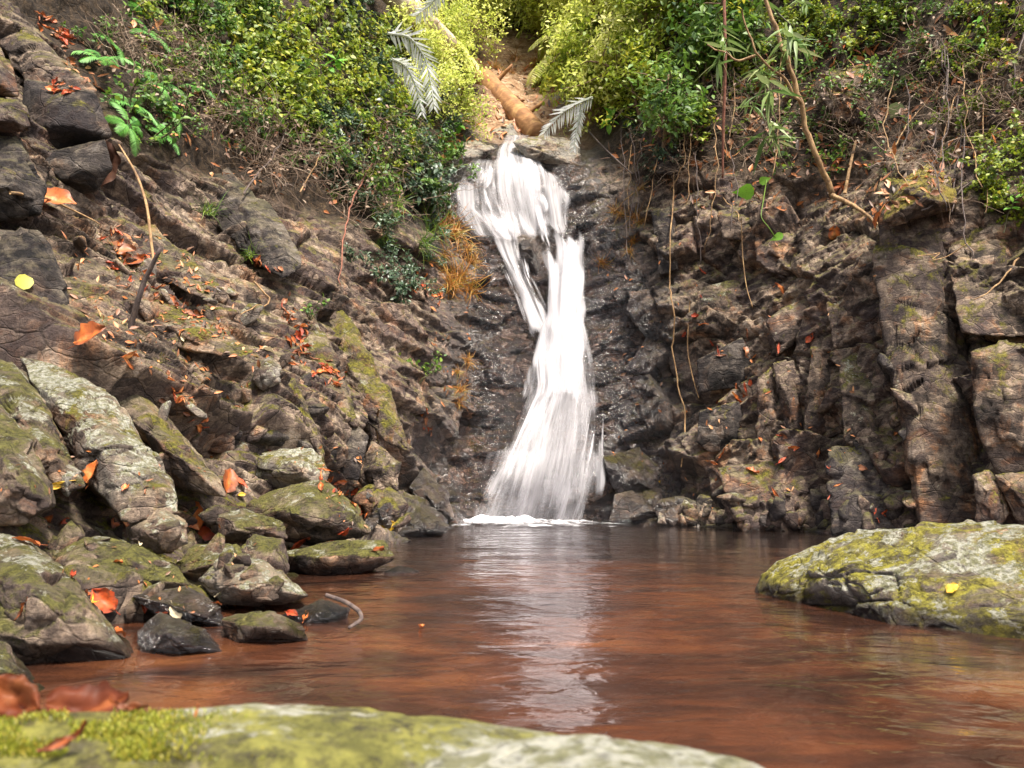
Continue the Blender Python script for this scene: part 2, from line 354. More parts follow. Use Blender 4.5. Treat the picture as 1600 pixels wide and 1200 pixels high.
for w, E, sc, sd_, amp in ((wL, EL, (1.9, .85, .62), 11, .32), (wC, EC, (.9, .5, .26), 23, .14), (wR, ER, (.8, 1.1, .7), 37, .36)):
    m = np.where(w > .01)[0]; q = wp[m]
    b1, c1, hid = blocks(q, E, sc, sd_, .75, 1.15, .07)
    b2, c2, _ = blocks(q, E, np.array(sc) * .36, sd_ + 100, 1.0, .8, .13)
    b3, c3, _ = blocks(q, E, np.array(sc) * .14, sd_ + 200, 1.1, .7, .2)
    bed = q @ E[2]; u = bed * 4.3 + .5 * noise(q * 1.5, sd_ + 50); saw = (u - np.floor(u)); saw = saw * saw
    u2 = bed * 17 + .8 * noise(q * 2.5, sd_ + 51); saw2 = (u2 - np.floor(u2))
    d[m] += w[m] * (amp * b1 + .24 * amp * b2 + .07 * amp * b3 + .10 * amp * saw * 1.3 + .045 * amp * saw2 - .22 * amp * c1 - .07 * amp * c2)
    cr[m] += w[m] * c1
    best = w[m] >= np.maximum(np.maximum(wL, wC), wR)[m] - 1e-6
    big[m[best]] = hid[best] * 4 + (1 if sd_ == 11 else 2 if sd_ == 23 else 3)
rockd = d + .012 * fbm(pv * 6, 5, 60)
soild = .16 * fbm(pv * 1.3, 3, 70) + .03 * fbm(pv * 6, 5, 75, .6)
tot = rockd * (1 - soil) + soild * soil - .02
tot *= np.clip(smooth(8, -30, Y - polyline_y(SHORE, X)), .25, 1)
tot *= 1 - .6 * smooth(1.0, .4, np.abs(X - fc) / (fw_ * .55)) * smooth(190, 240, Y)
tot *= np.clip(D.ravel() / 5.5, .35, 1)
H_, W_ = GX.shape; tg = tot.reshape(H_, W_)
for _ in range(1): tg[1:-1, 1:-1] = .72 * tg[1:-1, 1:-1] + .07 * (tg[:-2, 1:-1] + tg[2:, 1:-1] + tg[1:-1, :-2] + tg[1:-1, 2:])   # worn edges
av = lambda a: (a[:-2, 1:-1] + a[2:, 1:-1] + a[1:-1, :-2] + a[1:-1, 2:]) / 4
gm = np.zeros_like(tg); gm[:, 1:] = np.abs(np.diff(tg, axis=1)); gm[1:] = np.maximum(gm[1:], np.abs(np.diff(tg, axis=0))); gm[:, :-1] = np.maximum(gm[:, :-1], gm[:, 1:]); gm[:-1] = np.maximum(gm[:-1], gm[1:])
gm = smooth(13.0, 26.0, gm / (D * 2.1 / F))                                    # only where a step is far steeper than the mesh can carry
for _ in range(2): gm[1:-1, 1:-1] = np.maximum(gm[1:-1, 1:-1], av(gm))
for _ in range(7): tg[1:-1, 1:-1] += .8 * gm[1:-1, 1:-1] * (av(tg) - tg[1:-1, 1:-1])
tot = tg.ravel(); fin = pv + nv * tot[:, None]
idx = np.arange(H_ * W_).reshape(H_, W_)
q = np.stack([idx[:-1, :-1], idx[1:, :-1], idx[1:, 1:], idx[:-1, 1:]], -1).reshape(-1, 4)
fz = fin[q].mean(1); bl = below.ravel()[q[:, 0]]
okf = (fz[:, 2] > -.62) & (fz[:, 1] < 60)
q = q[okf]
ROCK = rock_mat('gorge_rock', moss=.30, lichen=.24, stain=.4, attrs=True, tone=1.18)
A_ = {'wet': wet, 'soil': soil, 'moss': np.clip(moss, 0, 1), 'bed': bedm, 'sand': smooth(-25, 25, jx - 755) * smooth(25, -25, jx - 925) * smooth(30, 80, jy) * smooth(235, 215, jy)}
def submesh(name, faces):
    u, inv = np.unique(faces.ravel(), return_inverse=True)
    return mesh_np(name, fin[u], inv.reshape(faces.shape), [ROCK], {k: a[u] for k, a in A_.items()})
fs = soil[q[:, 0]] > .5; fcell = big[q[:, 0]]
reg = np.where(fs, 0, fcell & 3)
names = {0: 'hillside', 1: 'left_bank', 2: 'waterfall_cliff', 3: 'right_cliff'}
ROOT = {}
for r in (0, 1, 2, 3):
    m = reg == r; keep = m.copy()
    if r:
        u, inv, cnt = np.unique(fcell[m], return_inverse=True, return_counts=True)
        order = np.argsort(-cnt)[:280]; sel = set(order[cnt[order] > 60].tolist())
        fi = np.where(m)[0]; keep[fi[[i in sel for i in inv.tolist()]]] = False
    ROOT[r] = struct(link(names[r], submesh(names[r], q[keep])))
    if r:
        o_ = np.argsort(inv, kind='stable'); bounds = np.searchsorted(inv[o_], np.arange(len(u) + 1))
        for c in sel: link('rock_block', submesh('rock_block', q[fi[o_[bounds[c]:bounds[c + 1]]]]), ROOT[r])

# ------------------------------------------------------------------ the pool
t = NT('pool_bed_stone'); p = t.pos()
t.put(t.b.inputs['Base Color'], bed_colour(t, p)); t.b.inputs['Roughness'].default_value = .9
nx, ny = 150, 130
bx, by = np.meshgrid(np.linspace(-9, 12, nx), np.linspace(.1, 14, ny)); bv = np.stack([bx, by, np.zeros_like(bx)], -1).reshape(-1, 3)
bv[:, 2] = -.36 - .10 * smooth(3, 9, bv[:, 1]) + .07 * fbm(bv * 1.4, 4, 80)
bi = np.arange(nx * ny).reshape(ny, nx); bq = np.stack([bi[:-1, :-1], bi[:-1, 1:], bi[1:, 1:], bi[1:, :-1]], -1).reshape(-1, 4)
struct(link('pool_bed', mesh_np('pool_bed', bv, bq, [t.m])))
t = NT('pool_water'); p = t.pos()
w1 = t.noise(t.mapping(p, (1.0, 1.7, 1), (0, 0, .12)), 2.4, 3, .5, .9); w2 = t.noise(t.mapping(p, (1.0, 1.5, 1), (0, 0, -.2)), 7.5, 3, .5, .9); w3 = t.noise(t.mapping(p, (1, 1.3, 1)), 19, 3, .55, .5)
sx = t.new('SeparateXYZ'); t.put(sx.inputs[0], p)
near = t.step(t.math('ABSOLUTE', t.math('SUBTRACT', sx.outputs['X'], t.math('MULTIPLY', sx.outputs['Y'], .03))), 1.9, .2)
far = t.step(sx.outputs['Y'], 2.2, 6.0)
chop = t.math('ADD', .17, t.math('MULTIPLY', near, t.math('ADD', .24, t.math('MULTIPLY', far, .76))))
hgt = t.math('MULTIPLY', t.math('ADD', w1, t.math('ADD', t.math('MULTIPLY', w2, .32), t.math('MULTIPLY', w3, t.math('MULTIPLY', far, .09)))), chop)
nb = t.bump(hgt, .04, 1.0)
fr = t.new('Fresnel'); fr.inputs['IOR'].default_value = 1.52; t.put(fr.inputs['Normal'], nb)
gl = t.new('BsdfGlossy'); gl.inputs['Roughness'].default_value = .09; gl.inputs['Color'].default_value = (.97, .95, .97, 1); t.put(gl.inputs['Normal'], nb)
tr = t.new('BsdfTransparent'); tr.inputs['Color'].default_value = (.80, .66, .58, 1)
silt = t.math('ADD', t.math('MULTIPLY', t.noise(t.mapping(p, (.8, 1.5, 1)), 1.1, 5, .6, 1.2), .7), t.math('MULTIPLY', t.noise(t.mapping(p, (1, 2.2, 1)), 4.5, 5, .62, .8), .3))
far_reflection = t.step(sx.outputs['Y'], 3.0, 7.5)  # dark cliff reflection on the far water, put into the colour
df = t.new('BsdfDiffuse'); t.put(df.inputs[0], t.mix(t.math('MULTIPLY', far_reflection, .92), t.ramp(silt, [(.33, (.016, .009, .007)), (.45, (.038, .017, .011)), (.54, (.088, .031, .015)), (.66, (.175, .064, .024))]), (.016, .012, .010)))
m0 = t.new('MixShader'); m0.inputs[0].default_value = .6; t.l.new(tr.outputs[0], m0.inputs[1]); t.l.new(df.outputs[0], m0.inputs[2])   # tea coloured water, partly cloudy
mx = t.new('MixShader'); t.put(mx.inputs[0], fr.outputs[0]); t.l.new(m0.outputs[0], mx.inputs[1]); t.l.new(gl.outputs[0], mx.inputs[2]); t.l.new(mx.outputs[0], t.out.inputs[0])
WATER = t.m
wx, wy_ = np.meshgrid(np.linspace(-9, 12, 160), np.linspace(.1, 13, 160)); wv = np.stack([wx, wy_, .004 * noise(np.stack([wx * 2, wy_ * 4, wx * 0], -1).reshape(-1, 3), 3).reshape(wx.shape)], -1).reshape(-1, 3)
wi = np.arange(160 * 160).reshape(160, 160); wq = np.stack([wi[:-1, :-1], wi[:-1, 1:], wi[1:, 1:], wi[1:, :-1]], -1).reshape(-1, 4)
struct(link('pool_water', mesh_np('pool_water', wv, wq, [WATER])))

# ------------------------------------------------------------------ the waterfall: silky sheets over the rock
def fall_mat(name, su, sv, con=1.0):
    t = NT(name); uv = t.new('TexCoord').outputs['UV']; cov = t.attr('cover')
    a = t.noise(t.mapping(uv, (su * .35, sv * .8, 1)), 1.0, 3, .5, .5); b = t.noise(t.mapping(uv, (su, sv, 1)), 1.0, 4, .55, .3); c = t.noise(t.mapping(uv, (su * 3, sv * 1.6, 1)), 1.0, 3, .6, .2)
    s = t.math('ADD', t.math('MULTIPLY', a, .5), t.math('ADD', t.math('MULTIPLY', b, .33), t.math('MULTIPLY', c, .17)))
    al = t.math('ADD', t.math('MULTIPLY', t.math('SUBTRACT', s, .5), 2.7 * con), cov)
    al = t.step(al, -.1, 1.2)
    df = t.new('BsdfDiffuse'); df.inputs[0].default_value = (.74, .715, .735, 1); tl = t.new('BsdfTranslucent'); tl.inputs[0].default_value = (.74, .715, .735, 1)
    m1 = t.new('MixShader'); m1.inputs[0].default_value = .35; t.l.new(df.outputs[0], m1.inputs[1]); t.l.new(tl.outputs[0], m1.inputs[2])
    tp = t.new('BsdfTransparent'); m2 = t.new('MixShader'); t.put(m2.inputs[0], al); t.l.new(tp.outputs[0], m2.inputs[1]); t.l.new(m1.outputs[0], m2.inputs[2])
    t.l.new(m2.outputs[0], t.out.inputs[0]); return t.m
FM = [fall_mat('falling_water', 12, .7, .9), fall_mat('falling_water_fine', 18, .7, .9), fall_mat('falling_water_thin', 15, .7, .95)]
wf = empty('waterfall', P(850, 812, 10.9), 'silky white waterfall dropping in steps down the dark rock face into the pool', 'waterfall')
wf.location = (0, 0, 0)
def sheet(name, rows, mat, dense=.8, edge=.22, out=.12, bulge=.22, nu=50, nv=90, seed=0, tail=0.0, head=0.0, hl=.10, tl=.88):
    rows = np.array(rows, float); L = np.r_[0, np.cumsum(np.hypot(np.diff(rows[:, :2].mean(1) if 0 else rows[:, 0]), np.diff(rows[:, 2])))]
    v = np.linspace(0, 1, nv); k = v * L[-1]
    xl = np.interp(k, L, rows[:, 0]); xr = np.interp(k, L, rows[:, 1]); y = np.interp(k, L, rows[:, 2]); yr = np.interp(k, L, rows[:, 3]) if rows.shape[1] > 3 else y
    for a in (xl, xr, y, yr):
        a[1:-1] = (a[:-2] + 2 * a[1:-1] + a[2:]) / 4
    u = np.linspace(0, 1, nu); U, V = np.meshgrid(u, v)
    px = xl[:, None] * (1 - U) + xr[:, None] * U; py = y[:, None] * (1 - U) + yr[:, None] * U
    q0 = np.stack([U.ravel() * 9 + seed, V.ravel() * 3, U.ravel() * 0], 1); wob = noise(q0, seed + 3).reshape(U.shape)
    dd = depth(px, py) - out - bulge * np.sin(np.pi * U) - .05 * wob * np.sin(np.pi * U)
    vv = P(px, py, dd).reshape(-1, 3)
    q1 = np.stack([V.ravel() * L[-1] / 38, U.ravel() * 3, 0 * U.ravel() + seed], 1); rag = noise(q1, seed + 8).reshape(U.shape); q2 = np.stack([U.ravel() * 7, V.ravel() * 2, 0 * U.ravel() + seed], 1); rg2 = noise(q2, seed + 9).reshape(U.shape)
    ee = edge * (1 + .7 * rag); e = np.minimum(smooth(0, ee, U), smooth(0, ee, 1 - U))
    cov = dense * e - (1 - e) * .55
    if tail: cov = cov - tail * smooth(tl, 1, V + (1 - tl) * .6 * rg2)
    if head: cov = cov - head * smooth(hl, 0, V - hl * .5 * (1 + rg2))
    ii = np.arange(nu * nv).reshape(nv, nu); qq = np.stack([ii[:-1, :-1], ii[1:, :-1], ii[1:, 1:], ii[:-1, 1:]], -1).reshape(-1, 4)
    hgt = L[-1] / 100; wid = (xr - xl).mean() / 100
    return link(name, mesh_np(name, vv, qq, [mat], {'cover': cov.ravel()}, np.stack([U.ravel() * max(wid, .4) + seed * 3.7, V.ravel() * hgt], 1)), wf)
TOPL = [(738,806,242,222),(716,814,262,250),(701,822,295,290),(700,830,330,326),(722,836,366,360),(752,838,386,374)]; TOPR = [(778,886,224,268),(784,893,262,290),(788,897,305,312),(800,900,352,352),(806,906,370,366)]; TOPC = [(776,846,211),(764,846,232),(754,862,262),(752,874,300),(766,884,350),(780,890,372)]
SIDE = [(700,775,296),(708,802,325),(730,830,352),(756,824,372),(774,822,400),(788,834,430),(802,850,462),(818,872,510),(836,896,550)]
CHUTE = [(846,892,338),(832,914,350),(828,923,364),(838,927,385),(846,925,420),(848,919,470),(836,924,520),(818,936,580)]
APRON = [(848,914,440),(846,914,475),(830,927,520),(818,938,560),(816,944,610),(798,950,640),(772,950,690),(742,950,745),(722,944,790),(712,934,818)]
sheet('water_sheet', TOPC, FM[0], .42, .3, .10, .18, seed=1, head=.1, tail=1.2)
sheet('water_sheet', TOPL, FM[0], .32, .2, .14, .16, seed=2, head=.9, tail=1.1)
sheet('water_sheet', TOPR, FM[1], .42, .22, .16, .16, seed=12, head=.9, tail=.8)
sheet('water_stream', SIDE, FM[0], .62, .4, .10, .1, seed=3, head=.8, tail=1.3)
sheet('water_sheet', CHUTE, FM[0], .95, .24, .12, .25, seed=5, head=1.3, tail=1.3, hl=.2)
sheet('water_sheet', [(852,898,344),(842,914,358),(843,920,385),(850,915,430),(850,910,490),(834,924,545),(818,938,610),(806,940,650)], FM[1], .85, .3, .25, .22, seed=6, head=1.3, tail=1.4, hl=.22)
sheet('water_sheet', APRON, FM[0], .38, .22, .14, .3, nv=120, seed=7, head=1.3)
sheet('water_sheet', [(842,910,490),(826,928,550),(820,938,610),(796,944,650),(772,944,710),(752,936,770),(742,925,818)], FM[1], .26, .28, .3, .3, nv=120, seed=8, head=1.4)
sheet('water_veil', [(820,944,590),(783,952,660),(752,954,730),(732,948,780),(718,936,818)], FM[2], .12, .25, .42, .25, seed=9, head=1.2)
def strands(rows, n, mat, seed, w=(.05, .14), dense=(.2, .75), out=(.12, .45)):
    rg = np.random.default_rng(seed); rows = np.array(rows, float); k = np.linspace(0, 1, len(rows)); m = max(6, len(rows))
    for i in range(n):
        a, b = np.sort(rg.uniform(0, 1, 2)); a = min(a, .55); b = min(1, max(b, a + .45)); kk = np.linspace(a, b, m); R_ = np.stack([np.interp(kk, k, rows[:, c]) for c in range(rows.shape[1])], 1)
        u0 = rg.uniform(.02, .95); ww = rg.uniform(*w); dr = rg.normal(0, .05); u = np.clip(u0 + dr * np.linspace(0, 1, m) + .03 * noise(np.stack([kk * 5, 0 * kk + i, 0 * kk], 1), seed), 0, 1); wd = R_[:, 1] - R_[:, 0]
        o = [R_[:, 0] + wd * (u - ww), R_[:, 0] + wd * (u + ww)]
        y = R_[:, 2] if rows.shape[1] == 3 else R_[:, 2] + (R_[:, 3] - R_[:, 2]) * u
        sheet('water_strand', np.stack(o + [y], 1), mat, rg.uniform(*dense), .45, rg.uniform(*out), .06, nu=14, nv=40, seed=seed * 50 + i, head=1.2, tail=1.2, hl=.3, tl=.55)
strands(TOPC, 5, FM[1], 21, (.1, .2)); strands(TOPL, 7, FM[2], 22, (.08, .2), (.1, .6)); strands(TOPR, 6, FM[1], 23, (.06, .18)); strands(SIDE, 6, FM[0], 24, (.10, .25), (.2, .7), (.1, .25)); strands(CHUTE, 6, FM[1], 25, (.08, .2), (.5, .9)); strands(APRON, 22, FM[2], 26, (.04, .13), (.1, .65), (.2, .6))
strands([(760,812,356),(772,818,390),(786,830,430),(800,850,470),(815,870,510)], 4, FM[1], 27, (.1, .2)); strands([(905,925,360),(906,930,420),(905,925,500),(915,940,560),(925,948,640),(920,948,730),(905,940,812)], 6, FM[2], 28, (.1, .25), (0, .4), (.1, .25))
# foam where it meets the pool
t = NT('foam'); n_ = t.noise(t.mapping(t.pos(), (1, 1.6, 1)), 6, 6, .65, .4); al = t.step(t.math('ADD', t.attr('cover'), t.math('MULTIPLY', t.math('SUBTRACT', n_, .5), 1.8)), .05, 1.25)
t.b.inputs['Base Color'].default_value = (.88, .87, .90, 1); t.b.inputs['Roughness'].default_value = .6; t.put(t.b.inputs['Alpha'], al)
FU, FV = np.meshgrid(np.linspace(-1, 1, 160), np.linspace(-1, 1, 60)); rr = np.hypot(FU, FV)
fx_ = FU * 1.75 - .14; fy_ = 10.30 + FV * .95; lump = fbm(np.stack([fx_ * 5, fy_ * 5, fx_ * 0], -1).reshape(-1, 3), 4, 33).reshape(FU.shape)
fz_ = .012 + np.clip(1 - rr, 0, 1) ** 1.2 * (.07 + .07 * lump)
fv = np.stack([fx_, fy_, np.maximum(fz_, .008)], -1).reshape(-1, 3)
fi_ = np.arange(160 * 60).reshape(60, 160); fq = np.stack([fi_[:-1, :-1], fi_[:-1, 1:], fi_[1:, 1:], fi_[1:, :-1]], -1).reshape(-1, 4)
sheet('spray', [(725,950,690),(705,955,740),(690,962,790),(680,965,818)], FM[0], .16, .45, .55, .15, seed=41, head=1.0)
sheet('spray', [(740,930,740),(715,945,785),(700,950,818)], FM[0], .22, .45, .8, .1, seed=42, head=1.0)
link('foam', mesh_np('foam', fv, fq, [t.m], {'cover': (.95 - 1.1 * rr + .5 * lump).ravel()}), wf)
# ------------------------------------------------------------------ boulders, slabs and blocks: rounded polytopes with broken faces
_ico = {}
def ico(n):
    if n not in _ico:
        bm = bmesh.new(); bmesh.ops.create_icosphere(bm, subdivisions=n, radius=1)
        _ico[n] = (np.array([v.co for v in bm.verts]), np.array([[v.index for v in f.verts] for f in bm.faces])); bm.free()
    return _ico[n]
def polytope(pts, sub, seed, sharp=22, rough=.03, facet=.05):
    pts = np.asarray(pts, float); c = pts.mean(0); M = np.linalg.cholesky(np.cov((pts - c).T) + np.eye(3) * 1e-6)
    q = (pts - c) @ np.linalg.inv(M).T
    bm = bmesh.new()
    for v in q: bm.verts.new(v)
    bmesh.ops.convex_hull(bm, input=bm.verts); bm.normal_update()
    N, Hh = [], []
    for f in bm.faces:
        n = np.array(f.normal); h = float(n @ np.array(f.verts[0].co))
        if h < 0: n, h = -n, -h
        if h > .05 and not any(n @ m > .985 for m in N): N.append(n); Hh.append(h)
    bm.free(); N = np.array(N); Hh = np.array(Hh)
    d, f = ico(sub); a = np.maximum(d @ N.T, 0) / Hh
    r = (a ** sharp).sum(1) ** (-1 / sharp)
    v = c + (d * r[:, None]) @ M.T
    size = np.sqrt(np.trace(M @ M.T)); n = unit((d / r[:, None]) @ np.linalg.inv(M)); n = unit(v - c) * .5 + n * .5
    w = v + .06 * size * np.stack([fbm(v / size * 1.0, 2, seed + i) for i in range(3)], 1)
    b1, c1, _ = blocks(w, np.eye(3), np.array([.75, .75, .6]) * size * .8, seed + 9, .9, .7, .1)
    b2, c2, _ = blocks(w, np.eye(3), np.array([.3, .3, .24]) * size * .8, seed + 19, .9, .5, .15)
    dd = facet * size * (b1 - .3 * c1 + .35 * b2 - .12 * c2) + rough * size * fbm(v / size * 3.5, 5, seed + 29, .55)
    return v + n * dd[:, None], f, c
def rock(name, outline, Yd, mat, label=None, cat='rock', thick=None, lean=.35, parent=None, seed=None, sharp=40, rough=.014, facet=.085, sub=None, ridge=(0, 0), group=None, skew=0.0):
    ol = np.array(outline, float); seed = seed if seed is not None else int(abs(ol.sum()) * 7) % 9973; rg = np.random.default_rng(seed)
    c = ol.mean(0); span = np.ptp(ol, 0); th = thick if thick else .55 * span.min() * Yd / F
    rise = lambda y: (c[1] - y) / F * Yd * lean                                  # higher rows lean away
    sk = lambda x: skew * (x - c[0])
    pts = [P(x, y, Yd + rise(y) + sk(x)) for x, y in ol]
    for k in (.62, .25):
        for x, y in ol:
            x2, y2 = c[0] + (x - c[0]) * k + ridge[0] * span[0], c[1] + (y - c[1]) * k + ridge[1] * span[1]
            pts.append(P(x2, y2, Yd + rise(y2) + sk(x2) - th * (1 - k) * rg.uniform(.55, 1.0)))
    for x, y in ol:
        x2, y2 = c[0] + (x - c[0]) * .85, c[1] + (y - c[1]) * .85
        b = P(x2, y2, Yd + rise(y2) + sk(x2) + th * 1.3); pts.append(b)
    area = span[0] * span[1]; sub = sub or (4 if area < 3000 else 5 if area < 48000 else 6)
    v, f, cc = polytope(pts, sub, seed, sharp, rough, facet)
    if parent is not None: o = link(name, mesh_np(name, v, f, [mat]), parent)
    else:
        o = link(name, mesh_np(name, v - cc, f, [mat])); o.location = V3(cc); tag(o, label, cat, group)
    return o
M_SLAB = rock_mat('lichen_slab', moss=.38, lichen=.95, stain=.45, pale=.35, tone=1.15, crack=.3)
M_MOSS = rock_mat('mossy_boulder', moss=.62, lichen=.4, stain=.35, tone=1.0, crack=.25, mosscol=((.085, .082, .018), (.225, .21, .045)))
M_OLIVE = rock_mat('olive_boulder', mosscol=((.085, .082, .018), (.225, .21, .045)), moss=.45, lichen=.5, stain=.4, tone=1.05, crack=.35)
M_DARK = rock_mat('dark_block', moss=.12, lichen=.08, stain=.25, tone=.52, tint=(1.0, 1.0, 1.06), top_tint=.3, crack=.15)  # low tone also carries the shade of faces turned from the light
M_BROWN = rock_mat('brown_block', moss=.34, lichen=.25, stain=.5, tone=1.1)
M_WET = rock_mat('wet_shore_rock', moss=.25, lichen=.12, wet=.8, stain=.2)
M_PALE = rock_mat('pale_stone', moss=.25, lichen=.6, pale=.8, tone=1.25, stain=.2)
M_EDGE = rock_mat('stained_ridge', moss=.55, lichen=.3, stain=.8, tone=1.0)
M_POOL = rock_mat('pool_boulder', moss=.5, lichen=.75, stain=.45, pale=.35, tone=1.15, mosscol=((.17, .145, .012), (.48, .43, .05)), top_tint=.2, crack=.12)
M_FRONT = rock_mat('near_boulder', moss=.85, lichen=.5, stain=.25, pale=.8, tone=1.5, mosscol=((.15, .145, .016), (.37, .345, .06)), top_tint=.1, grain=.35, crack=.05)

def B(ol, Yd, m, label, **k):
    o = rock(k.pop('name', 'boulder'), ol, Yd, m, label, k.pop('cat', 'boulder'), **k); o['kind'] = 'thing'; return o
# lower left, from the water up
B([(-70,838),(20,832),(60,850),(130,930),(185,985),(212,1032),(60,1062),(-70,1075)], 2.45, M_OLIVE, 'big mossy boulder at the lower left edge sloping down into the pool', thick=.35, lean=.6)
B([(-70,1000),(10,1005),(70,1075),(82,1125),(-70,1135)], 2.0, M_OLIVE, 'dark mossy boulder in the lower left corner beside the big brown leaves', thick=.2, lean=.5)
B([(55,862),(110,838),(200,842),(270,878),(302,915),(240,938),(150,935),(80,905)], 3.15, M_MOSS, 'rounded dark green mossy boulder behind the big sloping corner boulder', thick=.25)
B([(308,905),(348,866),(420,878),(485,932),(440,948),(340,948)], 3.25, M_SLAB, 'low boulder with a smooth pale grey face just above the shore spit', thick=.22)
B([(212,985),(250,958),(320,982),(352,1020),(280,1034),(222,1028)], 2.45, M_WET, 'shiny wet black rock at the pool edge below the orange leaves', thick=.16)
B([(345,968),(420,953),(470,975),(484,1002),(360,1012)], 2.62, M_OLIVE, 'low mossy rock forming the middle of the shore spit', thick=.16)
B([(440,962),(505,936),(548,950),(538,978),(470,990)], 3.0, M_WET, 'flat wet rock at the tip of the shore spit', thick=.14)
B([(205,930),(290,915),(345,950),(355,985),(250,972)], 2.9, M_WET, 'dark wet ledge with orange leaves between two mossy boulders', thick=.2)
B([(435,862),(520,848),(600,843),(622,870),(582,892),(500,908),(450,892)], 4.6, M_MOSS, 'long low mossy boulder dipping into the pool under the orange leaf', thick=.3)
B([(395,838),(442,842),(452,890),(422,922),(378,908),(366,866)], 4.0, M_OLIVE, 'upright grey green boulder at the left end of the long mossy one', thick=.25)
B([(385,785),(430,762),(500,747),(560,790),(578,832),(520,853),(440,842),(380,818)], 4.9, M_MOSS, 'broad yellow green mossy boulder in the middle of the left bank', thick=.4)
B([(396,716),(440,698),(490,698),(518,742),(505,768),(440,765),(395,748)], 5.5, M_SLAB, 'lichen spotted boulder leaning behind the broad yellow green mossy boulder', thick=.35)
B([(323,800),(380,793),(440,815),(450,842),(400,852),(335,842)], 4.25, M_OLIVE, 'olive rock right of the large folded orange leaves', thick=.25)
B([(255,905),(300,850),(370,850),(385,880),(345,890),(310,912)], 3.6, M_MOSS, 'small mossy rock wedged above the pale grey faced boulder', thick=.2)
B([(28,555),(110,578),(170,610),(196,655),(272,752),(282,802),(190,814),(136,750),(80,648)], 3.75, M_SLAB, 'long sloping slab with large white lichen patches', thick=.3, lean=.9, sharp=30, cat='rock slab', name='rock_slab')
B([(-60,545),(20,565),(78,645),(104,702),(132,760),(92,772),(55,745),(-60,650)], 3.5, M_OLIVE, 'dark olive slab left of the white lichen slab', thick=.28, lean=.9, cat='rock slab', name='rock_slab')
B([(-60,635),(0,630),(58,690),(82,745),(90,795),(40,822),(-60,830)], 3.1, M_OLIVE, 'worn mossy slab at the left frame edge above the corner boulder', thick=.3, lean=.8, cat='rock slab', name='rock_slab')
B([(84,737),(108,724),(127,736),(106,778),(94,768)], 3.3, M_PALE, 'small yellow green angular stone beside an upright yellow leaf', thick=.09, cat='stone', name='stone')
B([(140,588),(200,598),(270,662),(338,745),(352,778),(282,762),(232,702)], 4.5, M_BROWN, 'long dark brown slab behind the white lichen slab', thick=.35, lean=.8, cat='rock slab', name='rock_slab')
B([(196,824),(250,788),(290,815),(294,850),(248,866),(203,842)], 3.4, M_PALE, 'split angular block with a pale green left face under the slab overhang', thick=.16, sharp=34, cat='stone', name='stone')
B([(-70,352),(60,362),(86,390),(106,470),(112,560),(60,575),(-70,560)], 4.5, M_DARK, 'huge dark grey block with one round green leaf stuck on it', thick=.4, lean=.2, sharp=34)
B([(395,570),(424,555),(440,574),(436,600),(410,612),(394,596)], 5.9, M_PALE, 'white topped stone perched at the end of a slab', thick=.14, cat='stone', name='stone')
B([(278,582),(314,560),(332,590),(311,616),(284,611)], 5.4, M_BROWN, 'small pointed brown stone near the foot of the upright stick', thick=.14, cat='stone', name='stone')
B([(222,592),(262,570),(300,605),(312,650),(255,650)], 5.0, M_BROWN, 'rough brown boulder below the small pointed stone', thick=.25)
B([(345,645),(440,612),(462,680),(440,702),(372,722),(325,695)], 6.0, M_DARK, 'big dark rounded boulder above the lichen spotted one', thick=.4)
B([(442,585),(462,590),(500,680),(512,735),(492,712),(452,640)], 6.2, M_EDGE, 'narrow yellow lichened ridge of rock standing left of the triangular slab', thick=.2, cat='rock slab', name='rock_slab')
B([(511,727),(534,638),(577,682),(560,752),(530,747)], 7.1, M_DARK, 'triangular upright slab with a smooth face above the pool corner', thick=.16, sharp=40, lean=.4, cat='rock slab', name='rock_slab', facet=.02)
B([(560,752),(580,686),(626,722),(622,768),(576,772)], 7.4, M_BROWN, 'broken grey slab leaning against the right of the triangular slab', thick=.25, cat='rock slab', name='rock_slab')
B([(560,775),(610,758),(640,790),(620,832),(575,815)], 7.2, M_BROWN, 'low brown rock at the back of the left shore', thick=.25)
B([(618,838),(655,790),(702,822),(696,836),(640,845)], 7.9, M_WET, 'dark wet rock at the pool corner left of the waterfall foot', thick=.3)
B([(640,760),(662,730),(700,770),(712,815),(680,820)], 9.3, M_WET, 'reddish wet rock standing behind the dark corner rock', thick=.3)
B([(600,893),(625,883),(655,893),(642,902),(606,901)], 4.62, M_WET, 'small wet stone breaking the pool surface', thick=.1, cat='stone', name='stone')
B([(78,420),(200,440),(330,500),(402,550),(382,567),(200,522),(108,472)], 5.7, M_BROWN, 'thin slanting ledge slab strewn with leaves behind the upright stick', thick=.2, lean=1.2, cat='rock slab', name='rock_slab')
B([(108,332),(240,350),(342,442),(332,472),(230,432),(128,382)], 6.5, M_BROWN, 'grey brown slanting slab under the brown hanging leaf', thick=.25, lean=1.2, cat='rock slab', name='rock_slab')
B([(270,215),(340,245),(430,330),(480,420),(440,440),(350,370),(280,290)], 8.3, M_DARK, 'steep dark rock slab below the tangle of dry stems', thick=.35, lean=1.0, cat='rock slab', name='rock_slab')
B([(470,452),(542,492),(612,622),(645,705),(600,690),(540,612),(482,522)], 8.3, M_EDGE, 'long orange stained rock rib running down to the pool', thick=.3, lean=.8, cat='rock slab', name='rock_slab')
B([(380,430),(470,455),(545,600),(560,670),(500,640),(430,540)], 7.7, M_BROWN, 'broad dark slope of rock left of the orange stained rib', thick=.3, lean=.8, cat='rock slab', name='rock_slab')
B([(848,160),(880,138),(915,140),(930,175),(905,205),(855,205)], 16.2, M_PALE, 'pale pinkish boulder in the sun right of the fallen log', thick=.5)
B([(765,205),(800,190),(812,215),(790,228),(765,222)], 14.2, M_PALE, 'pale stone at the lip under the end of the log', thick=.2, cat='stone', name='stone')
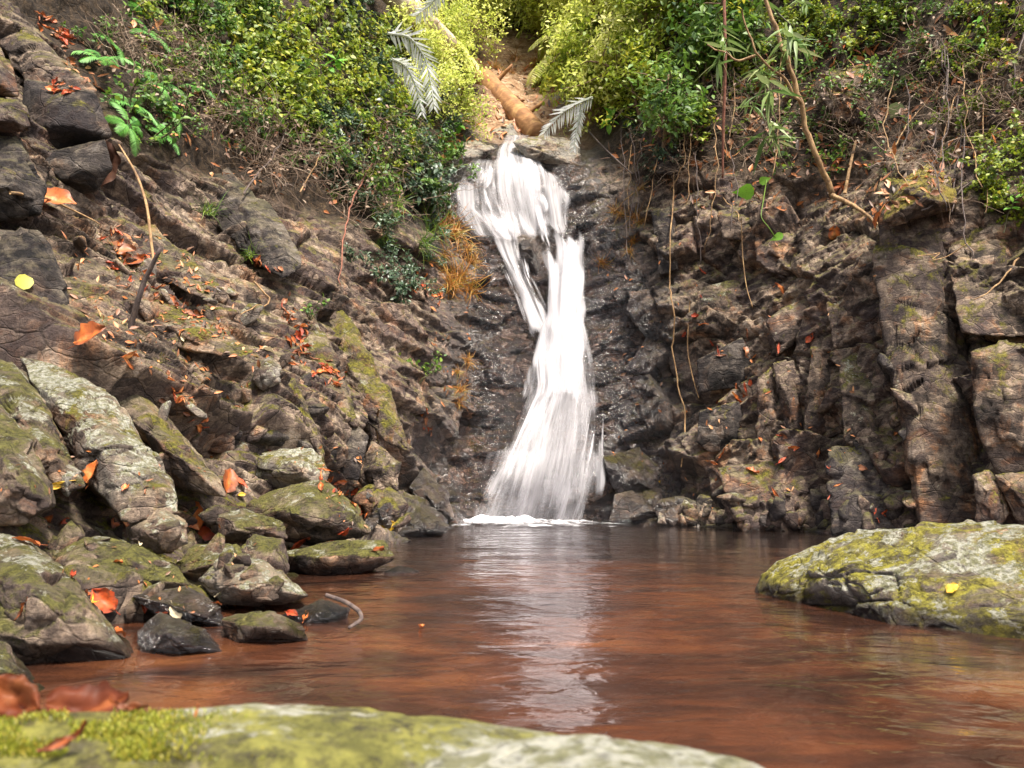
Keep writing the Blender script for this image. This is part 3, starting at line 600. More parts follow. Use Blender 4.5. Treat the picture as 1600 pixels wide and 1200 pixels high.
# blocks at the upper left
B([(38,122),(150,142),(176,212),(160,222),(60,247),(28,202)], 5.9, M_DARK, 'dark cubic block under the leaf strewn sloping slab', thick=.25, sharp=40, lean=-.1, facet=.03)
B([(45,242),(165,217),(178,262),(150,302),(75,312),(52,282)], 5.8, M_DARK, 'shadowed dark block beside the hanging brown leaf', thick=.2, sharp=40, lean=-.2, facet=.03)
B([(-10,10),(22,28),(95,90),(152,142),(140,155),(40,128),(-10,60)], 6.3, M_BROWN, 'sloping brown slab capping the dark cubic block', thick=.25, lean=1.0, cat='rock slab', name='rock_slab')
B([(-60,60),(0,70),(22,112),(28,150),(-60,150)], 5.2, M_BROWN, 'topmost grey block at the left frame edge', thick=.3, sharp=36)
B([(-60,148),(30,154),(50,200),(20,208),(-60,204)], 5.0, M_BROWN, 'yellowish flat faced block second from the top at the left frame edge', thick=.3, sharp=36)
B([(-60,206),(26,212),(48,252),(70,292),(66,338),(-60,346)], 4.9, M_DARK, 'dark layered block third from the top at the left frame edge', thick=.3, sharp=36)
# the boulder at the right of the pool
B([(1176,925),(1200,886),(1240,872),(1285,853),(1330,822),(1378,817),(1425,824),(1490,830),(1600,826),(1720,836),(1800,1160),(1600,1120),(1450,1070),(1320,1020),(1200,985)], 3.3, M_POOL,
  'big continuous yellow green mossy boulder rising from the right side of the pool', thick=.5, lean=.55, sub=7, sharp=34, facet=.085, rough=.03, ridge=(-.08, -.04), skew=-.0019)
B([(1494,822),(1512,810),(1535,820),(1530,838),(1500,838)], 4.3, M_PALE, 'small yellow stone sitting on top of the right pool boulders', thick=.08, cat='stone', name='stone')
B([(1027,818),(1030,800),(1036,803),(1042,820)], 9.3, M_PALE, 'tiny upright grey stone at the far waterline', thick=.05, cat='stone', name='stone', sub=4)
# the near mossy rock the camera looks over
B([(-240,1135),(0,1126),(150,1135),(270,1140),(350,1118),(460,1098),(600,1103),(720,1120),(850,1145),(960,1160),(860,1290),(500,1330),(-240,1330)], .62, M_FRONT,
  'near green mossy boulder along the bottom edge of the photo', thick=.10, lean=1.2, sub=6, sharp=14, facet=.02, rough=.02)
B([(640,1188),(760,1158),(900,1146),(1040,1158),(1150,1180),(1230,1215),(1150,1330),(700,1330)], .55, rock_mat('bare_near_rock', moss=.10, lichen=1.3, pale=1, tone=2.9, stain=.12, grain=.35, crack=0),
  'pale bare rock at the bottom edge right of the near mossy boulder', thick=.08, lean=1.2, sub=6, sharp=14, facet=.015, rough=.015)
# named blocks of the right cliff and the fall face
RC = ROOT[3]
Kb = lambda ol, Yd, m, **k: rock('rock_block', ol, Yd, m, parent=RC, **k)
k_ = Kb([(1364,440),(1373,310),(1402,280),(1450,260),(1484,276),(1502,400),(1512,560),(1548,740),(1545,835),(1440,835),(1402,650),(1382,540)], 7.95, rock_mat('crowned_buttress', moss=.34, lichen=.36, stain=.6, tone=.72, crack=.25), thick=.4, lean=.3, sub=6, sharp=34, rough=.016, facet=.075); k_['label'] = 'tall dark buttress with a yellow mossy top'
k_ = Kb([(1378,345),(1402,284),(1450,256),(1486,278),(1496,325),(1440,318),(1400,350)], 8.0, rock_mat('mossy_cap', moss=.8, lichen=.4, stain=.6, tone=1.1, mosscol=((.17, .13, .015), (.44, .36, .06)), crack=.1), thick=.45, lean=.4); k_['label'] = 'yellow mossy cap on the dark buttress'
Kb([(1490,282),(1600,330),(1660,450),(1610,530),(1502,522),(1482,420)], 7.9, M_BROWN, thick=.3, lean=.7)
Kb([(1514,547),(1600,526),(1690,540),(1700,742),(1562,752),(1530,690)], 7.0, M_BROWN, thick=.3, lean=.15, sharp=34)
Kb([(1520,742),(1545,733),(1568,760),(1578,800),(1560,832),(1526,828)], 6.75, M_BROWN, thick=.18, lean=.1)
Kb([(1558,740),(1612,738),(1660,790),(1600,835),(1578,792)], 6.7, M_BROWN, thick=.2, lean=.1)
Kb([(1088,562),(1160,526),(1180,574),(1176,602),(1092,614)], 10.15, M_DARK, thick=.1, lean=-.05, sharp=44, facet=.015)
Kb([(1092,642),(1156,626),(1168,690),(1112,708),(1088,692)], 9.9, M_DARK, thick=.15, lean=.05, sharp=40, facet=.03)
Kb([(1183,592),(1206,570),(1228,680),(1212,702),(1182,692)], 9.5, M_BROWN, thick=.2, lean=.1, sharp=34)
Kb([(1208,568),(1242,560),(1258,690),(1232,692)], 9.35, M_BROWN, thick=.2, lean=.1, sharp=34)
Kb([(1268,542),(1312,552),(1312,642),(1282,692),(1254,690)], 9.1, M_BROWN, thick=.22, lean=.1, sharp=34)
Kb([(1208,692),(1250,670),(1288,692),(1294,724),(1222,726)], 9.0, M_DARK, thick=.2)
Kb([(1118,732),(1200,720),(1264,742),(1282,832),(1162,838)], 8.9, M_BROWN, thick=.2, lean=.4, facet=.12)
Kb([(1200,502),(1290,442),(1372,362),(1372,430),(1292,500),(1212,562)], 9.7, M_BROWN, thick=.25, lean=.2)
Kb([(1290,472),(1366,450),(1372,512),(1302,548)], 9.0, M_BROWN, thick=.22, lean=.3)
Kb([(1310,560),(1372,545),(1400,640),(1380,720),(1320,690)], 8.4, M_OLIVE, thick=.25, lean=.4, facet=.1)
Kb([(1290,700),(1400,690),(1440,760),(1440,835),(1300,838)], 8.0, M_DARK, thick=.2, lean=.4, facet=.13)
Kb([(1018,330),(1052,320),(1060,420),(1030,430)], 11.2, M_DARK, thick=.2)
Kb([(1020,205),(1044,195),(1062,250),(1050,275),(1026,272)], 11.6, M_DARK, thick=.2)
Kb([(1120,330),(1200,318),(1250,345),(1210,380),(1130,372)], 10.5, M_BROWN, thick=.25)
Kb([(1180,360),(1290,350),(1300,420),(1220,440),(1180,410)], 10.2, M_BROWN, thick=.25)
Kb([(1090,455),(1160,430),(1185,500),(1120,520),(1085,500)], 10.5, M_OLIVE, thick=.2)
Kb([(1290,110),(1370,95),(1400,150),(1380,200),(1310,190),(1280,150)], 10.5, M_EDGE, thick=.3)
RW = ROOT[2]
for ol, Yd, m in (([(938,712),(1000,700),(1036,740),(1040,792),(962,772)], 10.7, M_WET), ([(960,772),(1040,760),(1060,815),(950,822)], 10.4, M_WET), ([(780,360),(812,346),(850,352),(856,392),(842,432),(812,420),(790,395)], 12.45, M_WET),
                  ([(800,222),(850,208),(905,222),(908,268),(870,262),(822,245)], 13.1, M_PALE), ([(690,232),(745,218),(775,232),(740,262),(705,262)], 13.0, M_PALE)):
    rock('rock_block', ol, Yd, m, parent=RW, lean=.3)
# ------------------------------------------------------------------ resting places: rays from the eye onto what is built so far
def refresh():
    bpy.context.view_layer.update(); return bpy.context.evaluated_depsgraph_get()
DG = refresh(); EYE = Vector((0, 0, CH))
SKIP = ('pool_water', 'water_', 'foam')
def hit(px, py, water=False):
    p = V3(P(px, py, 5.0)); d = (p - EYE).normalized(); o = EYE
    for _ in range(8):
        ok, loc, nn, fi, ob, _m = S.ray_cast(DG, o, d)
        if not ok: return None
        if ob.name.startswith(SKIP) and not (water and ob.name.startswith('pool_water')): o = loc + d * .003; continue
        if nn.dot(d) > 0: nn = -nn
        return loc, nn, ob
    return None
def hitY(px, py, default=8.0):
    h = hit(px, py); return h[0].y if h else default
def place_line(pts, off=.05, Ys=None):                 # photo positions -> points a little in front of what is behind them
    out = []
    for i, p in enumerate(pts):
        out.append(P(p[0], p[1], Ys[i] if Ys is not None else hitY(p[0], p[1]) - off))
    out = np.array(out); t = np.linspace(0, 1, len(out)); n = max(14, 5 * len(out)); tt = np.linspace(0, 1, n)
    r = np.stack([np.interp(tt, t, out[:, k]) for k in range(3)], 1)
    for _ in range(3): r[1:-1] = (r[:-2] + r[1:-1] + r[2:]) / 3
    return r
def quat(n, spin, rg=None):
    n = Vector(n).normalized(); return n.to_track_quat('Z', 'Y') @ Matrix.Rotation(spin, 4, 'Z').to_quaternion()

# ------------------------------------------------------------------ plant materials
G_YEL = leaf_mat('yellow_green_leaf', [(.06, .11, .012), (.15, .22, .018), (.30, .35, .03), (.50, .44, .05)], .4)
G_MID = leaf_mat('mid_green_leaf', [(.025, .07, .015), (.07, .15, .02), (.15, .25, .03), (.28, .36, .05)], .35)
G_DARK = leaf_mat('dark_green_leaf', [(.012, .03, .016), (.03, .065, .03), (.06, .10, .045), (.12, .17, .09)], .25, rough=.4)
G_SUN = leaf_mat('sunlit_leaf', [(.20, .27, .035), (.40, .47, .07), (.62, .64, .15), (.82, .78, .40)], .5)  # sun brightness of the back foliage is put into the leaf colour
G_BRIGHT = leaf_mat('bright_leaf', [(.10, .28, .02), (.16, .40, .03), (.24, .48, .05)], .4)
G_FERN = leaf_mat('fern_leaf', [(.06, .20, .04), (.11, .32, .05), (.18, .42, .07)], .35)
G_BAMB = leaf_mat('bamboo_leaf', [(.06, .13, .03), (.14, .22, .06), (.24, .32, .11), (.36, .40, .18)], .3)
G_PALM = leaf_mat('palm_leaf', [(.42, .46, .36), (.66, .68, .62), (.80, .80, .78)], .35, rough=.35)
G_DRYG = leaf_mat('dry_grass', [(.16, .06, .015), (.36, .14, .02), (.46, .24, .05), (.22, .20, .03)], .3)
G_DEAD = leaf_mat('dead_stem', [(.05, .03, .02), (.12, .075, .05), (.22, .15, .10), (.30, .23, .17)], 0, rough=.8)
G_STEM = leaf_mat('green_stem', [(.05, .04, .02), (.09, .08, .03)], 0, rough=.7)
D_OR = leaf_mat('orange_dry_leaf', [(.15, .05, .022), (.30, .075, .02), (.50, .13, .025), (.58, .25, .08)], .2, var=.3, blotch=.7)
D_RED = leaf_mat('red_dry_leaf', [(.22, .03, .012), (.36, .05, .015), (.48, .09, .02)], .15, var=.3, blotch=.7)
D_BR = leaf_mat('brown_dry_leaf', [(.12, .045, .022), (.22, .08, .035), (.34, .14, .06)], .1, var=.3)
D_OLD = leaf_mat('old_red_leaf', [(.030, .009, .005), (.085, .020, .008), (.20, .06, .02)], .05, var=.05, spec=.1, blotch=.5)
D_HANG = leaf_mat('hanging_brown_leaf', [(.05, .024, .016), (.085, .042, .030), (.12, .065, .045)], .05, var=.05, spec=.1, blotch=.4)
D_YE = leaf_mat('yellow_dry_leaf', [(.55, .30, .03), (.68, .42, .04), (.72, .50, .10)], .25)
D_PA = leaf_mat('pale_dry_leaf', [(.48, .38, .22), (.60, .52, .36)], .2)
D_MIX = leaf_mat('leaf_litter', [(.05, .03, .02), (.12, .06, .03), (.24, .085, .03), (.44, .15, .04), (.50, .30, .15)], .1)
BARK = bark_mat('brown_bark', (.16, .09, .05), (.30, .20, .12))

# ------------------------------------------------------------------ plant patterns (built once, then copied)
def base(name): return empty(name, (0, 0, 0))
def child(o, name, par, st=False):
    c = link(name, o, par); kids.setdefault(par.name, []).append(c)
    if st: stuff(c)
    return c
def sphere_dir(rg, zmin=-.2):
    while True:
        d = unit(rg.normal(0, 1, 3))
        if d[2] > zmin: return d
def shrub(name, seed, mat, n_stem, leaves, L, w, rad, flat=1.0, shape=(0, 1, .75, 0), stemmat=None):
    rg = np.random.default_rng(seed); st, fo = MB(), MB(); r = base(name)
    for i in range(n_stem):
        d = sphere_dir(rg, .05) * np.array([1, 1, flat]); line = wander((0, 0, 0), d, rad * rg.uniform(.7, 1.25), 9, .24, rg, .02); st.tube(line, np.linspace(.011, .003, 9) * (rad / .5) ** .5, 4, rg.uniform(0, 1))
        subs = [line]
        for j in range(3):
            k = rg.integers(3, 8); b = wander(line[k], unit(sphere_dir(rg, -.3) + unit(d)), rad * rg.uniform(.25, .5), 6, .3, rg, .03); st.tube(b, np.linspace(.005, .002, 6) * (rad / .5) ** .5, 3, rg.uniform(0, 1)); subs.append(b)
        for j in range(leaves // n_stem):
            b = subs[rg.integers(0, len(subs))]; m = len(b); k = rg.integers(max(1, m // 3), m); p = b[k] + rg.normal(0, .03 * rad, 3)
            dd = unit(sphere_dir(rg, -.6) + .5 * unit(b[k] - b[k - 1]) + np.array([0, 0, -.15])); s = rg.uniform(.6, 1.25)
            fo.leaf(p, dd, np.array([0, 0, 1]) + rg.normal(0, .35, 3), L * s, w * s, rg.uniform(.05, .4), rg.uniform(0, .35), rg.beta(2, 2.4), shape)
    child(st.mesh('stem', stemmat or G_STEM), 'stem', r); child(fo.mesh('foliage', mat), 'foliage', r, True); return r
def tree(name, seed, mat, h, rad, leaves, L, w):
    rg = np.random.default_rng(seed); st, fo = MB(), MB(); r = base(name)
    tr = wander((0, 0, -.3), (rg.normal(0, .1), rg.normal(0, .1), 1), h, 12, .08, rg); st.tube(tr, np.linspace(.07, .02, 12), 6, .4)
    tips = []
    for i in range(16):
        k = rg.integers(3, 12); d = unit(sphere_dir(rg, -.25) + np.array([0, 0, .25])); b = wander(tr[k], d, rad * rg.uniform(.6, 1.15), 8, .2, rg, .03); st.tube(b, np.linspace(.022, .005, 8), 4, .5); tips.append(b)
    cl = [(tips[rg.integers(0, 16)][rg.integers(3, 8)] + rg.normal(0, .12, 3) * rad, rg.beta(2, 2)) for _ in range(46)]
    for i in range(leaves):
        c, tn = cl[rg.integers(0, len(cl))]; p = c + rg.normal(0, .17, 3) * rad * np.array([1, 1, .8]); s = rg.uniform(.6, 1.3)
        fo.leaf(p, sphere_dir(rg, -.7) + np.array([0, 0, -.25]), np.array([0, 0, 1]) + rg.normal(0, .4, 3), L * s, w * s, rg.uniform(.05, .35), rg.uniform(0, .3), np.clip(tn * .6 + rg.uniform(0, .4), 0, 1), (0, 1, .7, 0))
    child(st.mesh('trunk', BARK), 'trunk', r); child(fo.mesh('crown', mat), 'crown', r, True); return r
def pinnate(mb, line, n, L, w, tint, rg, hang=.3, taper=True, both=True):
    t = np.gradient(line, axis=0)
    for i in range(n):
        k = (i + .5) / n * (len(line) - 1); a = int(k); p = line[a] + (line[min(a + 1, len(line) - 1)] - line[a]) * (k - a); d = unit(t[a]); up = np.array([0, 0, 1.0])
        side = unit(np.cross(d, up)); x = i / n; l = L * (np.sin(np.pi * min(1, .12 + .88 * x)) ** .6 if taper else 1)
        for s in ((1, -1) if both else (1,)):
            mb.leaf(p, unit(side * s + d * .55 + np.array([0, 0, -hang]) + rg.normal(0, .05, 3)), up + side * s * .3, l * rg.uniform(.9, 1.1), w, .15, .25, np.clip(tint + rg.normal(0, .15), 0, 1), (.5, 1, .6, 0))
def fern(name, seed, mat, n, L):
    rg = np.random.default_rng(seed); r = base(name)
    for i in range(n):
        a = 2 * np.pi * i / n + rg.uniform(-.4, .4); d = np.array([np.cos(a), np.sin(a), rg.uniform(.5, 1.1)]); l = wander((0, 0, 0), d, L * rg.uniform(.7, 1.1), 14, .04, rg, .12)
        m = MB(); m.tube(l, np.linspace(.006, .002, 14), 4, .2); pinnate(m, l[2:], 24, L * .25, L * .032, rg.uniform(.3, .8), rg, .15); child(m.mesh('frond', mat), 'frond', r)
    return r
def spray(name, seed, mat, n, L, w, stem, droop=.5):
    rg = np.random.default_rng(seed); r = base(name); m = MB(); l = wander((0, 0, 0), (rg.normal(0, .4), rg.normal(0, .4), -.4), stem, 10, .12, rg, .1); m.tube(l, np.linspace(.008, .003, 10), 5, .3)
    child(m.mesh('stem', G_STEM), 'stem', r)
    for i in range(n):
        f = MB(); p = l[rg.integers(4, 10)]; d = unit(np.array([rg.normal(0, .7), rg.normal(0, .7), rg.uniform(-1.2, .15)])); s = rg.uniform(.7, 1.15)
        f.leaf(p, d, np.array([0, 0, 1]) + rg.normal(0, .5, 3), L * s, w * s, .2, rg.uniform(0, droop), rg.uniform(0, 1), (.1, .85, 1, .8, .4, 0)); child(f.mesh('leaf', mat), 'leaf', r)
    return r
def tuft(name, seed, mat, n, L, w, hang=.25, spread=.6):
    rg = np.random.default_rng(seed); m = MB()
    for i in range(n):
        l = wander(rg.normal(0, .05, 3) * np.array([1, 1, .2]), (rg.normal(0, spread), rg.normal(0, spread), 1), L * rg.uniform(.4, 1.1), 6, .1, rg, hang); s = np.array([np.cos(i), np.sin(i), 0]) * w
        ww = np.array([1, 1, .9, .7, .45, .1])[:, None]; v = np.stack([l - s * ww, l + s * ww], 1).reshape(-1, 3); k = np.arange(5)[:, None] * 2
        m.add(v, np.concatenate([k, k + 1, k + 3, k + 2], 1), rg.uniform(0, 1))
    return link(name, m.mesh(name, mat))
def tangle(name, seed, n, L, leaves=0):
    rg = np.random.default_rng(seed); m = MB()
    for i in range(n):
        l = wander(rg.normal(0, .16, 3), (rg.normal(0, .8), rg.normal(0, .8), rg.normal(.1, .8)), L * rg.uniform(.5, 1.2), 12, .22, rg, .05); m.tube(l, np.linspace(.004, .002, 12) * rg.uniform(.6, 1.3), 3, rg.uniform(0, 1))
    for i in range(leaves):
        m.leaf(rg.normal(0, .3, 3), sphere_dir(rg, -1), (rg.normal(), rg.normal(), 1), .06, .035, .3, .3, rg.uniform(.4, 1), (0, 1, .7, 0))
    return link(name, m.mesh(name, G_DEAD))
PROTO = {
 'vine': [shrub('leafy_shrub', 100 + i, G_YEL, 7, 230, .075, .055, .5, .7) for i in range(3)],
 'dark': [shrub('dark_shrub', 120 + i, G_DARK, 6, 220, .085, .04, .5, .9) for i in range(2)],
 'mid': [shrub('green_shrub', 140 + i, G_MID, 6, 200, .09, .05, .5, .9) for i in range(2)],
 'small': [shrub('small_plant', 160 + i, G_MID, 4, 60, .05, .035, .28, .8) for i in range(2)],
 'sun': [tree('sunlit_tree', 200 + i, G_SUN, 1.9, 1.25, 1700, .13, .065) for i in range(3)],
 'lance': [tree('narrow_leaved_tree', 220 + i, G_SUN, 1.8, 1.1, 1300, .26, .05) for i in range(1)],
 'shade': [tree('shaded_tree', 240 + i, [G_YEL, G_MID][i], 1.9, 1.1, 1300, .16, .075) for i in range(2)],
 'fern': [fern('fern', 260 + i, G_FERN, 6, .62) for i in range(2)],
 'palm': [fern('palm_bush', 270 + i, G_SUN, 9, 1.5) for i in range(2)],
 'bamboo': [spray('bamboo_spray', 280 + i, G_BAMB, 13, .42, .055, .4) for i in range(3)],
 'deadspray': [spray('dead_leaf_spray', 290 + i, D_OR, 16, .3, .06, .16, .8) for i in range(2)],
 'grass': [tuft('grass_tuft', 300 + i, G_MID, 46, .5, .006) for i in range(2)],
 'drygrass': [tuft('dry_grass_tuft', 320 + i, G_DRYG, 60, .5, .006, .32, .7) for i in range(2)],
 'tangle': [tangle('dry_stem_tangle', 340 + i, 52, .8, 40) for i in range(2)],
}
used = set()
def plant(kind, px, py, size, label, cat, group=None, tilt=.5, out=.0, rg=RNG, lift=0.0, Yo=None):
    h = hit(px, py)
    if h is None: return
    loc, n, ob = h
    if Yo is not None: loc = V3(P(px, py, Yo))
    pr = PROTO[kind][rg.integers(0, len(PROTO[kind]))]
    nn = (Vector(n) * tilt + Vector((0, 0, 1 - tilt))).normalized(); qt = quat(nn, rg.uniform(0, 6.28))
    loc = loc + Vector(n) * out + Vector((0, 0, lift))
    if pr.name not in used:
        used.add(pr.name); pr.location = loc; pr.rotation_mode = 'QUATERNION'; pr.rotation_quaternion = qt; pr.scale = (size,) * 3; tag(pr, label, cat, group); return pr
    return dup(pr, loc, qt, size, label, group) if pr.get('category') == cat or not pr.get('category') else tag(dup(pr, loc, qt, size, label, group), label, cat, group)
def scatter(kind, poly, n, size, label, cat, group, seed, **k):
    rg = np.random.default_rng(seed); a = np.array(poly); lo, hi = a.min(0), a.max(0); c = 0
    while c < n:
        x, y = rg.uniform(lo[0], hi[0]), rg.uniform(lo[1], hi[1])
        if not inpoly(poly, np.array(x), np.array(y)): continue
        c += 1; plant(kind, x, y, rg.uniform(*size), label, cat, group, rg=rg, **k)
# -- the far end of the valley, in the sun
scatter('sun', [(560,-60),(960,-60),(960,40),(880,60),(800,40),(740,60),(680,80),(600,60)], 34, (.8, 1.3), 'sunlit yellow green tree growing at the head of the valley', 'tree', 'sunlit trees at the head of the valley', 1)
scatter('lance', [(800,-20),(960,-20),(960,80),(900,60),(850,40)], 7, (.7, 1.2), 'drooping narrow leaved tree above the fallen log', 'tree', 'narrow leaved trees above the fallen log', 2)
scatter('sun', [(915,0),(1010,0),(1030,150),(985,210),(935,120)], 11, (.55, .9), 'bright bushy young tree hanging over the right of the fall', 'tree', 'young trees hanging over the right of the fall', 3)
scatter('small', [(140,40),(330,40),(360,220),(230,240),(150,140)], 26, (.8, 1.5), 'small blue green plant among the ferns on the upper left slope', 'plant', 'small plants among the ferns', 27)
scatter('vine', [(300,170),(640,200),(650,280),(480,270)], 16, (.5, .8), 'sparse leafy shrub over the dry stems of the left slope', 'shrub', 'sparse shrubs over the dry stems', 28, tilt=.65)
scatter('vine', [(1040,-20),(1260,-20),(1240,60),(1100,200),(1030,260)], 20, (.6, 1.0), 'olive leafy shrub on the right slope between trees and red stem', 'shrub', 'olive shrubs on the right slope', 29)
scatter('shade', [(940,-40),(1110,-40),(1110,150),(1060,260),(990,230),(950,120)], 14, (.5, .85), 'mid green bushy tree on the right slope above the cliff', 'tree', 'bushy trees on the right slope', 4)
scatter('palm', [(880,0),(960,0),(970,170),(930,190),(890,90)], 9, (.7, 1.1), 'bright feathery palm bush drooping beside the right of the log', 'palm bush', 'feathery palm bushes right of the log', 36, out=.3)
scatter('palm', [(640,10),(710,30),(700,130),(660,140)], 7, (.6, 1.0), 'bright feathery palm bush left of the fallen log', 'palm bush', 'feathery palm bushes left of the log', 37, out=.3)
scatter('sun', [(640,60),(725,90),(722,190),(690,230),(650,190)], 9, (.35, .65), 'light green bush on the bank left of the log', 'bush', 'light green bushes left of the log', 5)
# -- the slope at the upper left
scatter('vine', [(330,30),(560,20),(650,130),(640,230),(520,230),(400,190),(330,110)], 52, (.8, 1.25), 'yellow green leafy shrub on the upper left slope', 'shrub', 'yellow green shrubs on the upper left slope', 6, tilt=.65)
scatter('mid', [(180,-40),(420,-40),(420,60),(330,90),(240,60)], 18, (.7, 1.1), 'mid green shrub along the top of the left slope', 'shrub', 'mid green shrubs along the top of the left slope', 7)
scatter('dark', [(480,-40),(660,-40),(690,150),(690,300),(600,300),(560,120)], 26, (.9, 1.5), 'dark blue green shrub standing at the left of the fall', 'shrub', 'dark shrubs left of the fall', 8)
scatter('mid', [(590,60),(700,100),(700,290),(620,280)], 14, (.6, 1.1), 'fresh green shrub hanging over the left edge of the fall', 'shrub', 'fresh shrubs over the left edge of the fall', 9)
scatter('tangle', [(330,170),(470,200),(640,230),(660,330),(560,350),(440,300),(300,230)], 20, (.8, 1.2), 'dry stem tangle under the left slope shrubs', 'dry stems', 'tangles of dry stems on the left slope', 10, out=.08)
scatter('tangle', [(130,60),(330,60),(350,200),(230,220),(150,130)], 10, (.6, 1.0), 'thin dry stems among the ferns at the upper left', 'dry stems', 'dry stems among the ferns', 11, out=.05)
scatter('dark', [(480,260),(660,260),(700,380),(640,470),(560,430),(500,340)], 16, (.45, .8), 'small dark leaved plant rooted on the shaded left rock face', 'plant', 'dark leaved plants on the shaded left rock face', 12)
scatter('drygrass', [(680,300),(740,360),(735,470),(705,480),(690,400)], 13, (.7, 1.2), 'orange dry grass hanging beside the upper fall', 'grass', 'orange dry grass beside the upper fall', 13, tilt=.9)
scatter('drygrass', [(700,520),(730,520),(735,620),(705,640)], 5, (.4, .7), 'rusty dry grass streak low on the left of the fall', 'grass', 'rusty grass low on the left of the fall', 14, tilt=.9)
scatter('grass', [(580,300),(690,300),(680,400),(590,380)], 8, (.7, 1.1), 'dark narrow leaved grass on the left rock face', 'grass', 'dark grass on the left rock face', 15, tilt=.9)
scatter('drygrass', [(640,150),(720,200),(690,300),(640,280)], 9, (.5, .9), 'straw coloured grass on the earth bank left of the lip', 'grass', 'straw grass left of the lip', 16)
scatter('drygrass', [(720,90),(860,90),(860,130),(740,110)], 7, (.9, 1.4), 'straw coloured grass fringe above the log', 'grass', 'grass fringe above the log', 17)
for (x, y, s, lb) in [(212,18,.75,'bright green fern at the very top of the left slope'), (165,70,.55,'fern beside the dry twigs at the upper left corner'), (225,112,.85,'largest light green fern on the left slope'),
                      (252,138,.6,'fern just right of the largest light green fern'), (195,195,.5,'low fern above the hanging brown leaf'), (250,215,.45,'small fern at the top of the steep dark slab'), (230,60,.55,'fern between two ferns high on the left slope')]:
    plant('fern', x, y, s, lb, 'fern', 'ferns on the upper left slope', tilt=.6, out=.05)
plant('small', 655, 600, 1.3, 'little green seedling on the wet rock left of the fall', 'plant'); plant('small', 670, 580, 1.0, 'second little seedling just above the one left of the fall', 'plant')
plant('small', 485, 500, .9, 'tiny dark plant on the orange stained rib', 'plant'); plant('grass', 395, 400, .5, 'thin green grass sprig on the left rock slope', 'grass'); plant('grass', 325, 335, .7, 'dry looking grass clump on the steep dark slab', 'grass')
# -- the right slope
scatter('small', [(1040,20),(1140,20),(1120,260),(1060,280)], 14, (.8, 1.4), 'small leaved plant high on the right slope', 'plant', 'small plants high on the right slope', 18)
scatter('small', [(1240,0),(1600,0),(1600,230),(1480,230),(1380,300),(1250,260)], 22, (.5, 1.1), 'small green plant among dry leaves on the upper right bank', 'plant', 'small plants on the upper right bank', 19)
scatter('vine', [(1480,250),(1610,230),(1640,360),(1540,360)], 7, (.35, .55), 'light green small leaved creeper by the right frame edge', 'creeper', 'creepers by the right frame edge', 20, tilt=.7)
scatter('vine', [(1480,0),(1560,0),(1560,100),(1490,110)], 4, (.4, .6), 'yellow green sprig at the upper right corner', 'shrub', 'sprigs at the upper right corner', 21)
scatter('tangle', [(1000,180),(1240,120),(1600,40),(1600,220),(1400,300),(1050,320)], 26, (.7, 1.2), 'brown stems hanging on the upper right bank', 'dry stems', 'dry stems on the upper right bank', 22, out=.06)
scatter('drygrass', [(940,260),(1010,260),(1000,400),(940,440)], 8, (.5, .8), 'mossy dry grass on the rock right of the fall', 'grass', 'mossy grass right of the fall', 23, tilt=.9)
scatter('dark', [(960,180),(1060,180),(1050,280),(980,260)], 6, (.5, .8), 'dark shrub at the top of the right cliff', 'shrub', 'dark shrubs at the top of the right cliff', 24)
scatter('deadspray', [(1270,60),(1400,60),(1400,120),(1280,130)], 7, (.6, .9), 'spray of orange dead leaves on the upper right bank', 'dead leaves', 'orange dead sprays on the upper right bank', 25, out=.05)
scatter('deadspray', [(1290,200),(1400,200),(1400,250),(1300,290)], 6, (.5, .8), 'rust coloured dead spray above the mossy topped buttress', 'dead leaves', 'rust dead sprays above the tall block', 26, out=.05)
for (x, y, s, yo, lb) in [(1140,55,1.0,9.4,'bamboo spray hanging on the red stem'), (1215,20,1.1,9.0,'bamboo spray at the very top of the leaning trunk'), (1210,55,.9,9.1,'bamboo spray just under the topmost one on the leaning trunk'),
                          (1195,120,1.2,9.0,'bamboo spray hanging from the forked branch'), (1205,165,1.0,9.0,'lowest bamboo spray with long pale leaves'), (1120,20,.9,9.6,'bamboo spray at the top of the red stem'), (1195,205,.6,9.2,'small yellowing bamboo tip below the lowest spray')]:
    plant('bamboo', x, y, s, lb, 'bamboo', 'bamboo sprays at the upper right', tilt=0, Yo=yo)
scatter('bamboo', [(1090,-20),(1260,-20),(1250,130),(1150,190),(1090,120)], 13, (.7, 1.1), 'drooping bamboo leaves on the upper right slope', 'bamboo', 'bamboo leaves on the upper right slope', 30, tilt=0, out=.5)
scatter('vine', [(1060,-30),(1420,-30),(1420,60),(1240,100),(1100,230)], 34, (.6, 1.0), 'airy green shrub along the top of the right slope', 'shrub', 'airy shrubs along the top of the right slope', 31)
scatter('vine', [(1420,-30),(1620,-30),(1620,330),(1540,330),(1470,200)], 28, (.4, .75), 'airy green shrub near the right frame edge', 'shrub', 'airy shrubs near the right frame edge', 32)
scatter('small', [(1120,100),(1420,60),(1400,260),(1200,300)], 40, (.8, 1.4), 'leafy little plant on the litter of the right slope', 'plant', 'little plants on the litter of the right slope', 33)
scatter('mid', [(260,60),(420,40),(560,240),(480,290),(360,220)], 16, (.6, 1.0), 'mid green shrub lower on the left slope', 'shrub', 'mid green shrubs lower on the left slope', 34, tilt=.65)
scatter('dark', [(420,180),(640,180),(690,330),(560,360)], 14, (.6, 1.0), 'dark overhanging shrub above the left rock face', 'shrub', 'dark overhanging shrubs', 35)
scatter('mid', [(420,190),(660,190),(690,340),(600,360),(480,310)], 16, (.5, .9), 'loose green shrub draping over the left rock face', 'shrub', 'loose shrubs draping over the left rock face', 41, tilt=.8)
